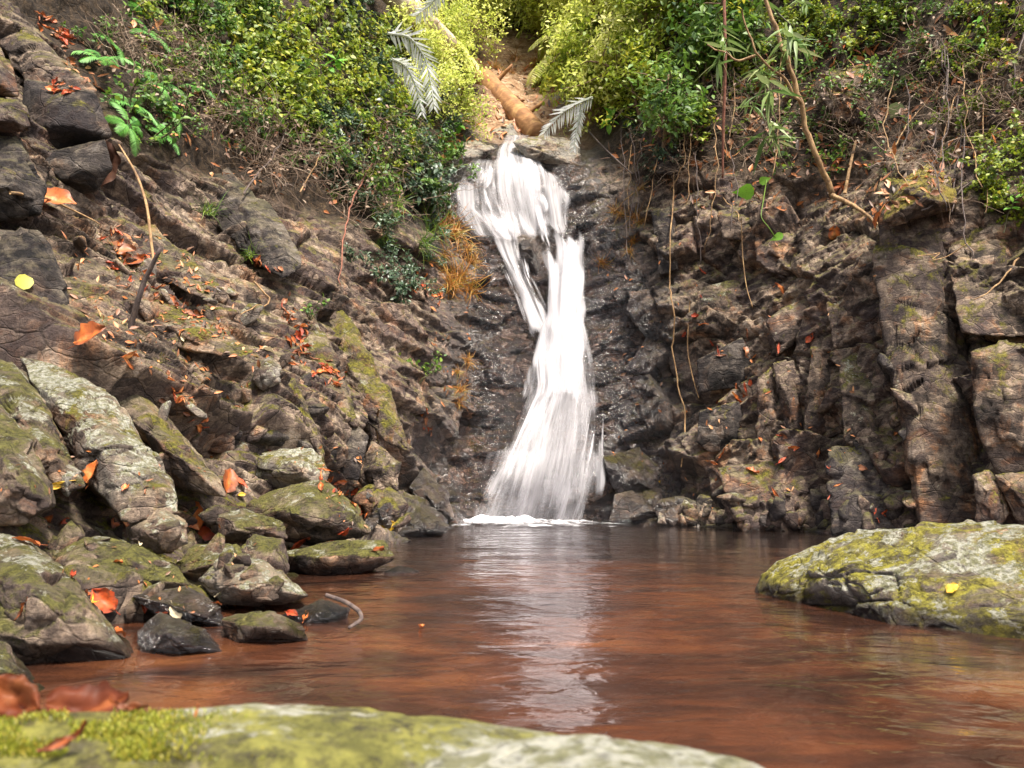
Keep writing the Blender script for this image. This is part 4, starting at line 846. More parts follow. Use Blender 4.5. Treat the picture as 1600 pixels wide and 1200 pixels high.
scatter('mid', [(1100,-30),(1600,-30),(1600,120),(1300,60),(1120,150)], 22, (.4, .8), 'mid green shrub along the top of the right bank', 'shrub', 'mid green shrubs along the top of the right bank', 38)
scatter('fern', [(110,-20),(330,-20),(330,200),(220,230),(140,110)], 9, (.4, .65), 'young fern among the dry stems of the upper left slope', 'fern', 'young ferns among the dry stems', 39, tilt=.6, out=.05)
scatter('vine', [(180,-20),(420,-20),(400,190),(260,190)], 16, (.6, .9), 'light leafy shrub above the ferns', 'shrub', 'light shrubs above the ferns', 40, tilt=.65)
for k, l in PROTO.items():
    for o in l:
        if o.name not in used:
            for c in kids.get(o.name, []): bpy.data.objects.remove(c)
            bpy.data.objects.remove(o)

# ------------------------------------------------------------------ trunks, log, sticks, vines
def stick(name, label, cat, pts, r, mat, off=.06, Ys=None, sides=6, wob=.0, parent=None):
    l = place_line(pts, off, Ys); rr = np.interp(np.linspace(0, 1, len(l)), np.linspace(0, 1, len(np.atleast_1d(r))), np.atleast_1d(r))
    if wob: l = l + wob * np.stack([noise(l * 7, 5 + i) for i in range(3)], 1)
    m = MB(); m.tube(l, rr, sides, .6); o = link(name, m.mesh(name, mat), parent)
    if label: tag(o, label, cat)
    return o
B_GOLD = bark_mat('golden_log_bark', (.24, .105, .035), (.46, .26, .095), 3.2, 1, .012); B_PALE = bark_mat('pale_palm_bark', (.42, .31, .22), (.66, .54, .42), 14)
B_RED = bark_mat('red_stem', (.17, .055, .03), (.30, .12, .065), 30); B_TAN = bark_mat('tan_bark', (.20, .11, .045), (.42, .27, .12), 16); B_GREY = bark_mat('dark_twig_bark', (.06, .04, .035), (.13, .09, .07), 20)
def log():
    l = place_line([(740,106), (768,135), (800,168), (842,212)], 0, [17.1, 16.3, 15.4, 14.2]); n, m = 90, 36
    k = np.linspace(0, len(l) - 1, n); l = np.stack([np.interp(k, np.arange(len(l)), l[:, c]) for c in range(3)], 1); t = unit(np.gradient(l, axis=0)); a = unit(np.cross(t, (0, 0, 1))); b = np.cross(t, a); an = np.arange(m) * 2 * np.pi / m
    A, K = np.meshgrid(an, np.linspace(0, 5, n)); q = np.stack([np.cos(A) * 2.2, np.sin(A) * 2.2, K * .10], -1).reshape(-1, 3)
    r = np.linspace(.25, .22, n)[:, None] * (1 + .07 * fbm(q * .8, 3, 5).reshape(n, m) + .05 * fbm(q * 3, 4, 9).reshape(n, m))
    v = (l[:, None] + r[..., None] * (np.cos(A)[..., None] * a[:, None] + np.sin(A)[..., None] * b[:, None])).reshape(-1, 3); i = np.arange(n - 1)[:, None] * m + np.arange(m)[None]; j = np.arange(n - 1)[:, None] * m + (np.arange(m)[None] + 1) % m
    f = np.concatenate([np.stack([i, j, j + m, i + m], -1).reshape(-1, 4), np.array([[e + x, e + x + 1, e + m - 2 - x, e + m - 1 - x] for e in (0, (n - 1) * m) for x in range(m // 2 - 1)])])
    r_ = link('fallen_log', mesh_np('fallen_log', v, f, [B_GOLD], {'tint': np.full(len(v), .5)})); tag(r_, 'thick golden fallen log lying across the top of the waterfall', 'log')
    for x, d_, L in ((30, (.7, -.5, .5), .42), (52, (.5, -.6, -.3), .36), (70, (.8, -.3, .4), .3)):
        mb = MB(); mb.tube(np.array([l[x] + unit(d_) * .2, l[x] + unit(d_) * (.2 + L * .6), l[x] + unit(d_) * (.2 + L) + np.array([.03, 0, .04])]), [.06, .045, .03], 8, .5); link('branch_stub', mb.mesh('branch_stub', B_GOLD), r_)
log()
pt_ = empty('palm_tree', (0, 0, 0), 'pale leaning palm trunk among the foliage left of the log', 'palm tree')
stick('trunk', None, None, [(585,-45), (640,15), (668,42), (700,70)], [.27, .26, .25, .22], B_PALE, Ys=[13.6, 13.8, 14.2, 15.0], sides=14, wob=.0, parent=pt_)
tk = stick('leaning_tree', 'thin leaning tan trunk with a forked branch on the upper right bank', 'tree', [(1192,-20), (1222,75), (1245,130), (1256,190), (1275,245), (1302,305)], [.024, .028, .032, .034, .036, .04], B_TAN, Ys=[9.2, 9.3, 9.4, 9.5, 9.6, 9.7], sides=9, wob=.03)
stick('branch', None, None, [(1160,15), (1182,88), (1228,124), (1250,165)], [.01, .013, .018, .02], B_TAN, Ys=[9.1, 9.2, 9.35, 9.45], sides=7, wob=.03, parent=tk)
stick('branch', None, None, [(1182,88), (1150,95), (1105,70)], [.02, .014, .008], B_TAN, Ys=[9.2, 9.2, 9.3], sides=6, wob=.03, parent=tk)
stick('root', None, None, [(1302,305), (1335,322), (1376,352)], [.034, .026, .014], B_TAN, Ys=[9.65, 9.3, 8.9], sides=8, wob=.03, parent=tk)
stick('red_stem', 'straight red brown stem hanging down the upper right bank', 'stem', [(1131,-20), (1134,100), (1130,200), (1129,278)], [.022, .022, .020, .014], B_RED, Ys=[9.8, 9.9, 10.1, 10.3], sides=8)
stick('broken_stake', 'short leaning brown stake left of the mossy topped buttress', 'stick', [(1320,302), (1328,260), (1337,220)], [.024, .022, .016], B_TAN, off=.15, sides=8)
stick('upright_stick', 'dark stick standing upright on the leaf strewn left ledge', 'stick', [(193,568), (205,500), (224,442), (249,392)], [.018, .019, .017, .012], B_GREY, Ys=[5.0, 4.95, 4.9, 4.85], sides=8, wob=.015)
stick('golden_stem', 'thin golden stem arching above the upright stick', 'stem', [(240,408), (236,375), (230,320), (214,272), (186,226)], [.009, .01, .01, .009, .006], B_TAN, Ys=[4.88, 4.9, 5.0, 5.1, 5.2], sides=6)
stick('dry_creeper', 'long red brown stem hanging down the shaded left rock face', 'creeper', [(612,188), (578,258), (549,318), (533,388), (530,445)], [.013, .014, .012, .009, .006], B_RED, off=.4, sides=6, wob=.03)
stick('vine', 'long thin hanging vine down the middle of the right cliff', 'vine', [(1050,150), (1053,300), (1046,385), (1044,440), (1054,480), (1050,550), (1058,602), (1072,645), (1066,728)], [.011], B_TAN, off=.22, sides=5, wob=.02)
stick('vine', 'shorter vine just right of the long hanging vine', 'vine', [(1078,470), (1073,545), (1082,590), (1092,622)], [.009], B_TAN, off=.2, sides=5)
stick('vine', 'faint vine hanging over the slanting beds of the right cliff', 'vine', [(1158,340), (1160,400), (1166,450), (1176,480)], [.007], B_TAN, off=.2, sides=5)
rg = np.random.default_rng(44)
for i in range(26):
    x, y = rg.uniform(960, 1560), rg.uniform(20, 240); n_ = rg.uniform(80, 230); o = stick('vine', None, None, [(x, y), (x + rg.normal(0, 8), y + n_ * .5), (x + rg.normal(0, 14), y + n_)], [.009, .006], [B_TAN, B_GREY][i % 2], off=.35, sides=4, wob=.04); o['group'] = 'thin vines hanging on the right slope'; w_ = o.data.vertices[0].co; o.location = w_.copy(); o.data.transform(Matrix.Translation(-w_)); tag(o, 'thin vine hanging on the right slope', 'vine', 'thin vines hanging on the right slope')
stick('curved_root', 'curved dark root looping from the shore spit into the water', 'root', [(510,930), (540,940), (562,955), (566,968), (545,981)], [.009, .009, .008, .006], B_GREY, Ys=[2.95, 2.9, 2.85, 2.78, 2.72], sides=6)
stick('dark_twig', 'dark bare twig slanting down right of the palm frond', 'twig', [(898,178), (928,215), (955,242), (988,272)], [.02, .02, .015, .01], B_GREY, off=.5, sides=5)
stick('curled_tendril', 'pale curled tendril in front of the dark buttress', 'tendril', [(1433,400), (1455,398), (1472,394), (1452,408), (1480,402), (1512,380)], [.006], B_TAN, off=.2, sides=5)
for pts, lb in [([(1600,50),(1585,110),(1578,150)],'short twig at the right frame edge near the top'), ([(1545,40),(1536,120),(1515,200)],'thin upright twig left of the right frame edge'), ([(1440,330),(1500,300),(1560,250),(1600,232)],'long slanting twig over the right block tops'),
                ([(1470,250),(1480,190),(1500,130)],'leaning thin twig below the upper right sprigs'), ([(1390,240),(1430,180),(1480,120)],'bent twig on the upper right bank'), ([(1590,400),(1560,450),(1520,470)],'fine twig at the right frame edge beside the dark buttress'),
                ([(1115,290),(1140,320),(1160,345)],'short orange stick lying above the right cliff'), ([(960,330),(990,300),(1015,280)],'bare twig right of the upper fall'), ([(380,300),(440,230),(470,130)],'thin bare stem crossing the left slope shrubs'),
                ([(590,190),(640,120),(690,60)],'dark thin branch crossing in front of the palm fronds'), ([(580,60),(640,42),(700,58),(735,80)],'dark arching branch in front of the palm trunk'), ([(470,300),(500,240),(520,200)],'dry stem leaning in the left tangle'),
                ([(400,440),(430,470),(372,490)],'straw stem on the left rock slope'), ([(590,640),(588,690),(592,712)],'two straws leaning on the broken grey slab'), ([(18,302),(80,312),(160,352)],'fine pale twig under the layered dark block')]:
    stick('twig', lb, 'twig', pts, [.011, .009, .005], random.choice([B_TAN, B_GREY, B_TAN]), off=.12 if pts[0][0] > 700 else .2, sides=5, wob=.03)

# ------------------------------------------------------------------ palm fronds and single big green leaves
def frond(label, pts, Ys, L, w, n, hang, cat='palm frond'):
    rg = np.random.default_rng(int(pts[0][0])); l = place_line(pts, 0, Ys); m = MB(); m.tube(l, np.linspace(.022, .006, len(l)), 5, .2); r = empty('palm_frond', l[0], label, cat); r.location = (0, 0, 0)
    link('midrib', m.mesh('midrib', G_PALM), r)
    t = np.gradient(l, axis=0)
    for i in range(n):
        k = (i + .5) / n * (len(l) - 1); a = int(k); d = unit(t[a]); up = np.array([0, 0, 1.0]); view = unit(l[a] - np.array([0, 0, CH])); side = unit(np.cross(d, view)); x = i / n
        for s in (1, -1):
            f = MB(); f.leaf(l[a] + (l[min(a + 1, len(l) - 1)] - l[a]) * (k - a), unit(side * s * .8 + d * .6 + np.array([0, 0, -hang]) + rg.normal(0, .16, 3)), view * -1 + up * .3, L * (.5 + .5 * np.sin(np.pi * min(1, .2 + .8 * x))) * rg.uniform(.9, 1.1), w, .2, .2, np.clip(rg.normal(.55, .25), 0, 1), (.4, 1, .7, 0))
            link('leaflet', f.mesh('leaflet', G_PALM), r)
frond('silvery palm frond arching down left of the fall top', [(606,52), (640,56), (664,88), (674,130), (678,168)], [11.0, 11.2, 11.4, 11.5, 11.5], .30, .035, 24, .5)
frond('shorter silvery palm frond hanging inside the longest one', [(612,92), (634,102), (650,132), (660,178)], [10.8, 11.0, 11.1, 11.2], .24, .03, 20, .6)
frond('white palm frond reaching from the right over the lip', [(926,152), (900,162), (874,180), (850,208)], [12.2, 12.3, 12.5, 12.7], .26, .03, 22, .7)
frond('small white palm frond hanging at the right of the lip', [(908,172), (902,198), (896,235)], [12.2, 12.3, 12.4], .17, .03, 14, .4)
frond('pale palm frond at the very top near the palm trunk', [(690,-20), (676,5), (650,25)], [12.5, 12.6, 12.7], .25, .035, 16, .4)
HEART = (.35, .95, 1, .8, .5, .18, 0)
def big_leaf(name, label, px, py, Lpx, wr, mat, ang, off=.05, cat='leaf', shape=HEART, face=.75, fold=.15, droop=.15, parent=None, tint=.5):
    h = hit(px, py); Yd = h[0].y - off if h else 8; c = P(px, py, Yd); L = Lpx * Yd / F; view = unit(np.array([0, 0, CH]) - c); up = unit(view * face + np.array(h[1]) * (1 - face)) if h else view
    a = R(ang); d = np.array([math.cos(a), 0, math.sin(a)]); d = unit(d - up * (d @ up)); m = MB(); m.leaf(c - d * L / 2, d, up, L, L * wr, fold, droop, tint, shape); o = link(name, m.mesh(name, mat), parent)
    if label: tag(o, label, cat)
    return o
hv = stick('heart_leaved_vine', 'green vine with large heart shaped leaves on the right cliff', 'vine', [(1198,280), (1192,318), (1188,340), (1202,356), (1212,372)], [.007, .007, .005], G_MID, off=.15, sides=6)
for a in [(1161,300,34,.75,185), (1196,281,20,.7,20), (1213,371,22,.6,200)]: big_leaf('leaf', None, a[0], a[1], a[2], a[3], G_BRIGHT, a[4], off=.18, parent=hv, tint=.8)
big_leaf('heart_leaf', 'single pale green heart shaped leaf on the upper right bank', 1398, 176, 32, .75, G_BAMB, 240, off=.1, tint=.8)
big_leaf('round_leaf', 'round yellow green leaf stuck on the huge dark grey block', 38, 440, 26, .95, G_YEL, 60, off=.04, shape=(.5, .95, 1, .95, .5), tint=.95, face=.3)
for i, (x, y, n, lb) in enumerate([(512,100,9,'sprig of broad bright green leaves on the left slope'), (625,108,7,'sprig of broad leaves in front of the palm fronds'), (735,45,8,'sprig of shiny leaves above the palm fronds'), (700,188,6,'sprig of pale green leaves on the earth bank'), (955,190,7,'sprig of bright leaves at the right of the lip'),
                                   (580,205,3,'sprig with three green leaves in the left shrubs'), (1540,25,6,'sprig of yellow green leaves by the upper right corner'), (1535,70,6,'sprig of round leaves below the upper right corner'), (1560,300,9,'row of small bright leaves near the right frame edge'), (1590,330,8,'lowest row of bright leaves at the right frame edge'), (1425,395,0,'')]):
    if not n: continue
    rg = np.random.default_rng(900 + i); h = hit(x, y); Yd = (h[0].y if h else 9) - (.55 if x < 1000 else .2); m = MB(); c = P(x, y, Yd); l = wander(c + np.array([-.1, .1, -.2]), (.4, -.1, .8), .38, 8, .15, rg); m.tube(l, np.linspace(.008, .003, 8), 5, .5)
    sp = link('leafy_sprig', m.mesh('leafy_sprig', G_STEM)); tag(sp, lb, 'sprig')
    for k in range(n):
        a = rg.uniform(0, 6.28); f = MB(); d = np.array([math.cos(a), rg.uniform(-.5, .2), math.sin(a) * .7]); s = (.15 if x < 1000 else .1) * Yd / 9 * rg.uniform(.8, 1.2)
        f.leaf(l[rg.integers(3, 8)], d, np.array([rg.normal(0, .3), -.7, .8]), s, s * .5, .15, .2, rg.uniform(.2, 1), (.05, .8, 1, .75, 0)); link('leaf', f.mesh('leaf', G_BRIGHT), sp)

# ------------------------------------------------------------------ fallen leaves
_dl = {}
def crumple(m, rg, w, prof, fold, curl, amp, nu=13, nv=7):      # a dried leaf: folded along the midrib, curled, cockled
    U, V = np.meshgrid(np.linspace(0, 1, nu), np.linspace(-1, 1, nv), indexing='ij'); pr = np.interp(U, np.linspace(0, 1, len(prof)), prof); o = rg.uniform(0, 50)
    q = np.stack([U.ravel() * 3.2, V.ravel() * 1.6, U.ravel() * 0 + o], 1); nz = fbm(q, 3, 3).reshape(U.shape); edge = 1 + .12 * noise(np.stack([U.ravel() * 7, V.ravel() * 0 + o, V.ravel()], 1), 6).reshape(U.shape)
    y = V * pr * w * .5 * edge; cz = np.abs(y) * fold + amp * nz * 1.6 + curl * (U - .5) ** 2 * 1.4 + .3 * curl * y; x = (U - .5) * (1 - .12 * abs(curl)); i = np.arange(nu * nv).reshape(nu, nv)
    ti = .5 + .45 * nz - .22 * np.abs(V) + .18 * (np.abs(V) < .2)
    m.add(np.stack([x, y, cz], -1).reshape(-1, 3), np.stack([i[:-1, :-1], i[1:, :-1], i[1:, 1:], i[:-1, 1:]], -1).reshape(-1, 4), np.clip(ti.ravel(), 0, 1))
def dry_mesh(mat, kind, v):
    k = (mat.name, kind, v)
    if k not in _dl:
        rg = np.random.default_rng(v * 17 + len(kind)); m = MB(); sh_ = {'oval': (.1, .6, .95, 1, .85, .5, .05), 'narrow': (.1, .8, 1, .9, .6, 0), 'broad': (.2, .8, .7, 1, .75, .85, .4, 0)}[kind]; w = {'oval': .5, 'narrow': .2, 'broad': .75}[kind]
        crumple(m, rg, w, sh_, rg.uniform(.2, .9), rg.uniform(-.3, .7), .055)
        m.tube(np.array([(-.5, 0, .01), (-.62, .02, .03), (-.74, .0, .06)]), [.014, .012, .01], 4, .3)
        _dl[k] = m.mesh('dry_leaf', mat)
    return _dl[k]
def lay(name, px, py, Lpx, mat, kind='oval', label=None, cat='dry leaf', group=None, up=.0, spin=None, rg=RNG, sink=.0, water=False, offY=0, v=None):
    h = hit(px, py, water)
    if h is None: return None
    loc, n, ob = h; d = (loc - EYE).length; L = Lpx * d / F
    nn = (Vector(n) + Vector((rg.normal(0, .22), rg.normal(0, .22), rg.normal(0, .22) + up))).normalized()
    o = link(name, dry_mesh(mat, kind, v if v is not None else int(rg.integers(0, 5)))); o.rotation_mode = 'QUATERNION'; o.rotation_quaternion = quat(nn, spin if spin is not None else rg.uniform(0, 6.28)); o.scale = (L,) * 3; o.location = loc + Vector(n) * (.012 * L + .004) + Vector((0, -offY, 0))
    tag(o, label, cat, group); return o
BIG = [(95,330,62,D_OR,'broad','wide orange red leaf lying under the layered dark block'), (152,540,50,D_OR,'broad','bright orange pointed leaf left of the upright stick'), (196,560,58,D_OR,'oval','orange brown leaf pinned under the foot of the upright stick'),
 (186,392,46,D_BR,'oval','curled orange brown leaf above the upright stick'), (206,410,40,D_OR,'oval','second curled leaf touching the one above the upright stick'), (303,806,48,D_OR,'broad','orange lobed leaf beside the split angular block'), (322,832,48,D_RED,'oval','dark red leaf hanging below the orange lobed leaf'),
 (150,738,36,D_OR,'broad','orange leaf on the white lichen slab'), (197,762,20,D_OR,'oval','small orange leaf under the white lichen slab'), (73,810,24,D_OR,'oval','orange leaf left of the yellow ones under the slabs'), (97,812,18,D_RED,'oval','reddish leaf in the crack under the left slab'),
 (40,848,36,D_OR,'broad','light orange leaf on top of the corner boulder'), (161,936,44,D_RED,'broad','upright red orange leaf at the edge of the corner boulder'), (143,940,28,D_YE,'oval','yellow leaf in front of the upright red orange leaf'), (134,928,18,D_OR,'oval','small orange curl behind the yellow leaf'),
 (35,954,32,D_OR,'narrow','single orange leaf on the face of the corner boulder'), (183,990,28,D_OR,'oval','orange leaf on the lower flank of the corner boulder'), (224,948,20,D_RED,'oval','red leaf on the wet ledge'), (256,956,20,D_RED,'oval','red leaf touching the pale leaf on the wet ledge'), (274,957,26,D_PA,'broad','pale cream leaf on the wet ledge'),
 (112,902,40,D_RED,'narrow','red strip of leaf in the crack of the corner boulder'), (355,750,44,D_OR,'broad','orange red leaves heap above the olive rock'), (372,756,30,D_RED,'oval','red leaf at the right of the orange heap'), (376,773,14,D_YE,'oval','tiny yellow leaf above the broad mossy boulder'),
 (606,823,30,D_YE,'broad','bright yellow leaf on the back of the left shore'), (585,862,40,D_OR,'narrow','long orange leaf leaning over the water at the long mossy boulder'), (478,966,40,D_OR,'narrow','long orange leaf on the tip of the shore spit'), (458,962,26,D_RED,'oval','red leaf beside the long one on the spit'),
 (92,757,46,D_YE,'narrow','upright narrow yellow leaf beside the small angular stone'), (175,822,24,D_OR,'broad','orange leaf left of the split angular block'), (193,819,22,D_OR,'oval','second orange leaf left of the split angular block'), (184,880,20,D_OR,'oval','small orange leaf on the dark green mossy boulder'),
 (288,529,16,D_PA,'oval','pale oval leaf on the left rock shelf'), (290,475,18,D_PA,'oval','cream leaf on the slanting ledge slab'), (416,547,26,D_PA,'oval','whitish leaf above the white topped stone'), (217,851,14,D_PA,'oval','tiny white leaf near the leaf strewn crack'), (420,705,26,D_RED,'narrow','red leaf on the top of the lichen spotted boulder'),
 (345,928,20,D_PA,'narrow','pale leaf on the pale grey faced boulder'), (338,945,16,D_OR,'oval','orange leaf below the pale grey face'), (365,950,22,D_YE,'narrow','yellow leaf lying at the base of the pale grey face'), (535,830,26,D_RED,'oval','upright red leaf between the mossy boulders'), (470,845,60,D_RED,'narrow','dark red leaf wedged in the gap between the mossy boulders'), (505,848,34,D_RED,'narrow','red leaf continuing the gap between the mossy boulders'),
 (1488,922,20,D_YE,'broad','single yellow leaf on the right pool boulder'), (1305,365,26,D_OR,'broad','bright orange leaf under the root of the leaning trunk'), (1372,345,26,D_OR,'broad','orange leaf at the tip of the red root'), (1222,456,38,D_OR,'narrow','orange leaf on the slanting beds of the right cliff'), (1096,423,18,D_RED,'narrow','small red leaf right of the hanging vine'),
 (1175,737,22,D_OR,'oval','orange leaf on the low ledge of the right cliff'), (1212,772,26,D_OR,'narrow','orange leaf low on the right cliff above the water'), (1384,796,26,D_RED,'narrow','red leaf hanging at the foot of the dark buttress'), (1402,677,16,D_OR,'oval','orange leaf beside the dark buttress'), (1132,706,26,D_OR,'narrow','orange leaf under the lower square block'), (1113,721,22,D_OR,'narrow','second orange leaf under the lower square block'),
 (1222,718,24,D_RED,'narrow','red leaf on the ledge right of the lower square block'), (1152,625,34,D_OR,'narrow','long orange leaf on top of the lower square block'), (1118,630,34,D_RED,'narrow','red leaf at the left end of the lower square block top'), (1268,528,20,D_RED,'oval','red leaf on the columns of the right cliff'), (1216,545,22,D_RED,'narrow','red leaf above the columns of the right cliff'), (1030,755,12,D_YE,'oval','tiny yellow green leaf on the wet rock right of the fall foot')]
for x, y, L, m, k, lb in BIG: lay('dry_leaf', x, y, L * .95, m, k, lb, up=.25)
def orient(d, n):
    d = Vector(d).normalized(); n = Vector(n); n = (n - d * n.dot(d)).normalized(); y = n.cross(d); return Matrix((d, y, n)).transposed().to_quaternion()
h = lay('hanging_leaf', 174, 268, 62, D_HANG, 'oval', 'large folded brown leaf hanging beside the dark blocks', offY=.14, v=2)
if h:
    h.rotation_quaternion = orient((.28, -.15, 1), (.25, -1, .25)); hm = MB(); crumple(hm, np.random.default_rng(4), .66, (.25, .55, .85, 1, .98, .85, .95, .8, .5, .2), .3, .25, .06, 17, 11); h.data = hm.mesh('hanging_leaf', D_HANG)
for o in bpy.data.objects:
    if o.get('label') == 'wide orange red leaf lying under the layered dark block': o.rotation_quaternion = orient((1, .1, -.12), (-.1, -.8, .65)); o.location += Vector((0, -.1, .03))
    if o.get('label') == 'bright orange pointed leaf left of the upright stick': o.rotation_quaternion = orient((.9, 0, .55), (.1, -.8, .6)); o.location += Vector((0, -.06, .04))
lay('floating_leaf', 657, 982, 18, D_OR, 'oval', 'small orange leaf floating alone on the pool', water=True)
CLUS = [((440,470),(480,560),38,'small red leaf in the gully left of the orange stained rib','red leaves in the gully'), ((455,555),(540,600),34,'small orange red leaf heaped below the gully','orange leaves below the gully'), ((270,470),(360,520),26,'small red brown leaf on the slanting ledge slab','leaves on the slanting ledge slab'),
        ((150,360),(260,470),26,'small brown leaf strewn above the upright stick','leaves above the upright stick'), ((210,130),(130,150),0,'',''), ((500,740),(590,800),30,'small dark red leaf in the crack behind the broad mossy boulder','red leaves behind the broad mossy boulder'), ((240,590),(320,660),14,'small orange leaf among the brown stones','leaves among the brown stones'),
        ((60,25),(110,70),22,'small orange leaf on the sloping slab at the upper left','leaves at the upper left'), ((75,130),(135,155),14,'tiny yellow orange leaf on the slab capping the dark block','tiny leaves on the capping slab'), ((380,400),(440,420),10,'small red leaf on the broad dark slope','leaves on the broad dark slope'), ((640,430),(690,480),14,'small tan leaf on the shaded left rock face','leaves on the shaded rock face'),
        ((660,640),(680,700),8,'tiny orange leaf on the wet rock beside the fall','leaves on the wet rock'), ((1060,480),(1200,640),16,'small orange leaf on a ledge of the right cliff','leaves on the right cliff ledges'), ((1180,690),(1420,800),14,'tiny red leaf on the foot of the right cliff','leaves on the foot of the right cliff')]
rg = np.random.default_rng(55)
for a, b, n, lb, gr in CLUS:
    for i in range(n):
        t_ = rg.random(); x = a[0] + (b[0] - a[0]) * np.clip(t_ + rg.normal(0, .1), 0, 1); y = a[1] + (b[1] - a[1]) * np.clip(t_ + rg.normal(0, .22), -.1, 1.1)
        lay('dry_leaf', x, y, rg.uniform(10, 19), [D_OR, D_RED, D_OR, D_BR][rg.integers(0, 4)], ['oval', 'narrow'][rg.integers(0, 2)], lb, group=gr, rg=rg, up=.2)
# litter too small and too many to count
lm = MB(); rg = np.random.default_rng(66)
AREAS = [([(60,60),(240,40),(700,240),(700,330),(560,350),(300,260),(150,150)], 1500, 15), ([(940,250),(1100,100),(1600,0),(1600,230),(1380,340),(1050,320)], 3200, 17), ([(100,330),(260,330),(420,560),(380,640),(230,620),(110,480)], 1300, 12), ([(560,700),(640,830),(560,850),(430,690)], 160, 9), ([(720,100),(900,90),(900,200),(700,230)], 500, 12),
         ([(640,380),(740,420),(740,640),(680,640)], 260, 11), ([(950,330),(1370,330),(1370,720),(1050,820),(950,700)], 420, 9), ([(0,700),(340,700),(480,960),(200,960),(0,840)], 140, 9)]
for poly, n, Lp in AREAS:
    a = np.array(poly); lo, hi = a.min(0), a.max(0)
    for i in range(n):
        x, y = rg.uniform(lo[0], hi[0]), rg.uniform(lo[1], hi[1])
        if not inpoly(poly, np.array(x), np.array(y)): continue
        h = hit(x, y)
        if h is None or h[1].z < -.05 or (h[1].z < .25 and rg.random() < .6): continue
        loc, nn, ob = h; L = rg.uniform(.5, 1.2) * Lp * (loc - EYE).length / F; u_ = unit(np.array(nn) + rg.normal(0, .35, 3)); d = unit(np.cross(u_, rg.normal(0, 1, 3)))
        lm.leaf(np.array(loc) + np.array(nn) * .006, d, u_, L, L * rg.uniform(.18, .5), rg.uniform(.1, .6), rg.uniform(-.1, .3), rg.beta(2, 1.8), (.1, 1, .7, 0))
o = stuff(link('leaf_litter', lm.mesh('leaf_litter', D_MIX))); o['label'] = 'small dry orange and brown leaf litter over banks and ledges'
# loose stones between the boulders
sv = []
for i in range(6):
    rg = np.random.default_rng(700 + i); v, f, c = polytope(rg.normal(0, 1, (14, 3)) * np.array([1, .8, .65]), 3, 700 + i, 30, .03, .07); sv.append((v - c, f))
stm = {}
rg = np.random.default_rng(77)
for poly, n, (a0, a1), mats, lb, gr in [([(0,780),(330,790),(480,900),(450,960),(220,960),(60,860)], 26, (16, 40), [M_OLIVE, M_MOSS, M_BROWN], 'small mossy stone between the left bank boulders', 'small stones between the left bank boulders'),
        ([(200,560),(480,560),(560,720),(400,720),(260,680)], 16, (16, 40), [M_BROWN, M_DARK, M_SLAB], 'rough brown stone on the middle of the left bank', 'rough stones on the left bank'), ([(560,700),(680,740),(690,830),(580,840)], 14, (14, 34), [M_WET, M_BROWN], 'dark stone at the back corner of the left shore', 'stones at the back corner of the shore'),
        ([(120,340),(420,470),(420,560),(130,480)], 16, (14, 34), [M_BROWN, M_SLAB], 'flat stone on the slanting left ledges', 'flat stones on the left ledges'), ([(1050,770),(1440,770),(1440,832),(1060,824)], 44, (12, 34), [M_BROWN, M_OLIVE, M_DARK], 'broken stone heaped at the foot of the right cliff', 'broken stones at the foot of the right cliff'),
        ([(1290,560),(1420,560),(1440,760),(1300,760)], 9, (14, 36), [M_BROWN, M_DARK], 'jagged stone in the hollow left of the dark buttress', 'jagged stones left of the dark buttress')]:
    for i in range(n):
        while True:
            x, y = rg.uniform(*np.array(poly)[:, 0][[0, 0]]) if 0 else rg.uniform(min(p[0] for p in poly), max(p[0] for p in poly)), rg.uniform(min(p[1] for p in poly), max(p[1] for p in poly))
            if inpoly(poly, np.array(x), np.array(y)): break
        h = hit(x, y)
        if h is None: continue
        k = int(rg.integers(0, 6)); m = mats[rg.integers(0, len(mats))]; key = (k, m.name)
        if key not in stm: stm[key] = mesh_np('stone', sv[k][0] / 1.3, sv[k][1], [m])
        o = link('stone', stm[key]); s = .5 * rg.uniform(a0, a1) * (h[0] - EYE).length / F; o.scale = (s * rg.uniform(.8, 1.4), s * rg.uniform(.8, 1.2), s * rg.uniform(.7, 1.1)); o.rotation_euler = tuple(rg.uniform(0, 6.28, 3)); o.location = h[0] - Vector(h[1]) * s * .1
        tag(o, lb, 'stone', gr)

# ------------------------------------------------------------------ on the near boulder: moss and the big brown leaves
mm = MB(); rg = np.random.default_rng(88)
for i in range(13000):
    x, y = rg.uniform(-60, 420), rg.uniform(1112, 1190)
    if rg.random() < smooth(120, 420, x) or rg.random() > 1.6 * (noise(np.array([[x * .014, y * .035, 3]]), 8)[0] + .42): continue
    h = hit(x, y)
    if h is None or 'boulder' not in h[2].name: continue
    loc, nn, _o = h
    if loc.y > 1.2: continue
    d = unit(np.array(nn) * .5 + np.array([0, 0, .8]) + rg.normal(0, .45, 3)); mm.leaf(np.array(loc), d, rg.normal(0, 1, 3), rg.uniform(.0018, .005), .0013, .1, .3, rg.uniform(0, 1), (.6, 1, 0))
G_MOSS = leaf_mat('moss_blade', [(.07, .08, .008), (.17, .19, .015), (.30, .31, .03), (.34, .27, .04)], .35)
if mm.n: o = stuff(link('moss', mm.mesh('moss', G_MOSS))); o['label'] = 'bright green moss tufts on the near boulder'
def orient(d, n):
    d = Vector(d).normalized(); n = Vector(n); n = (n - d * n.dot(d)).normalized(); y = n.cross(d); return Matrix((d, y, n)).transposed().to_quaternion()
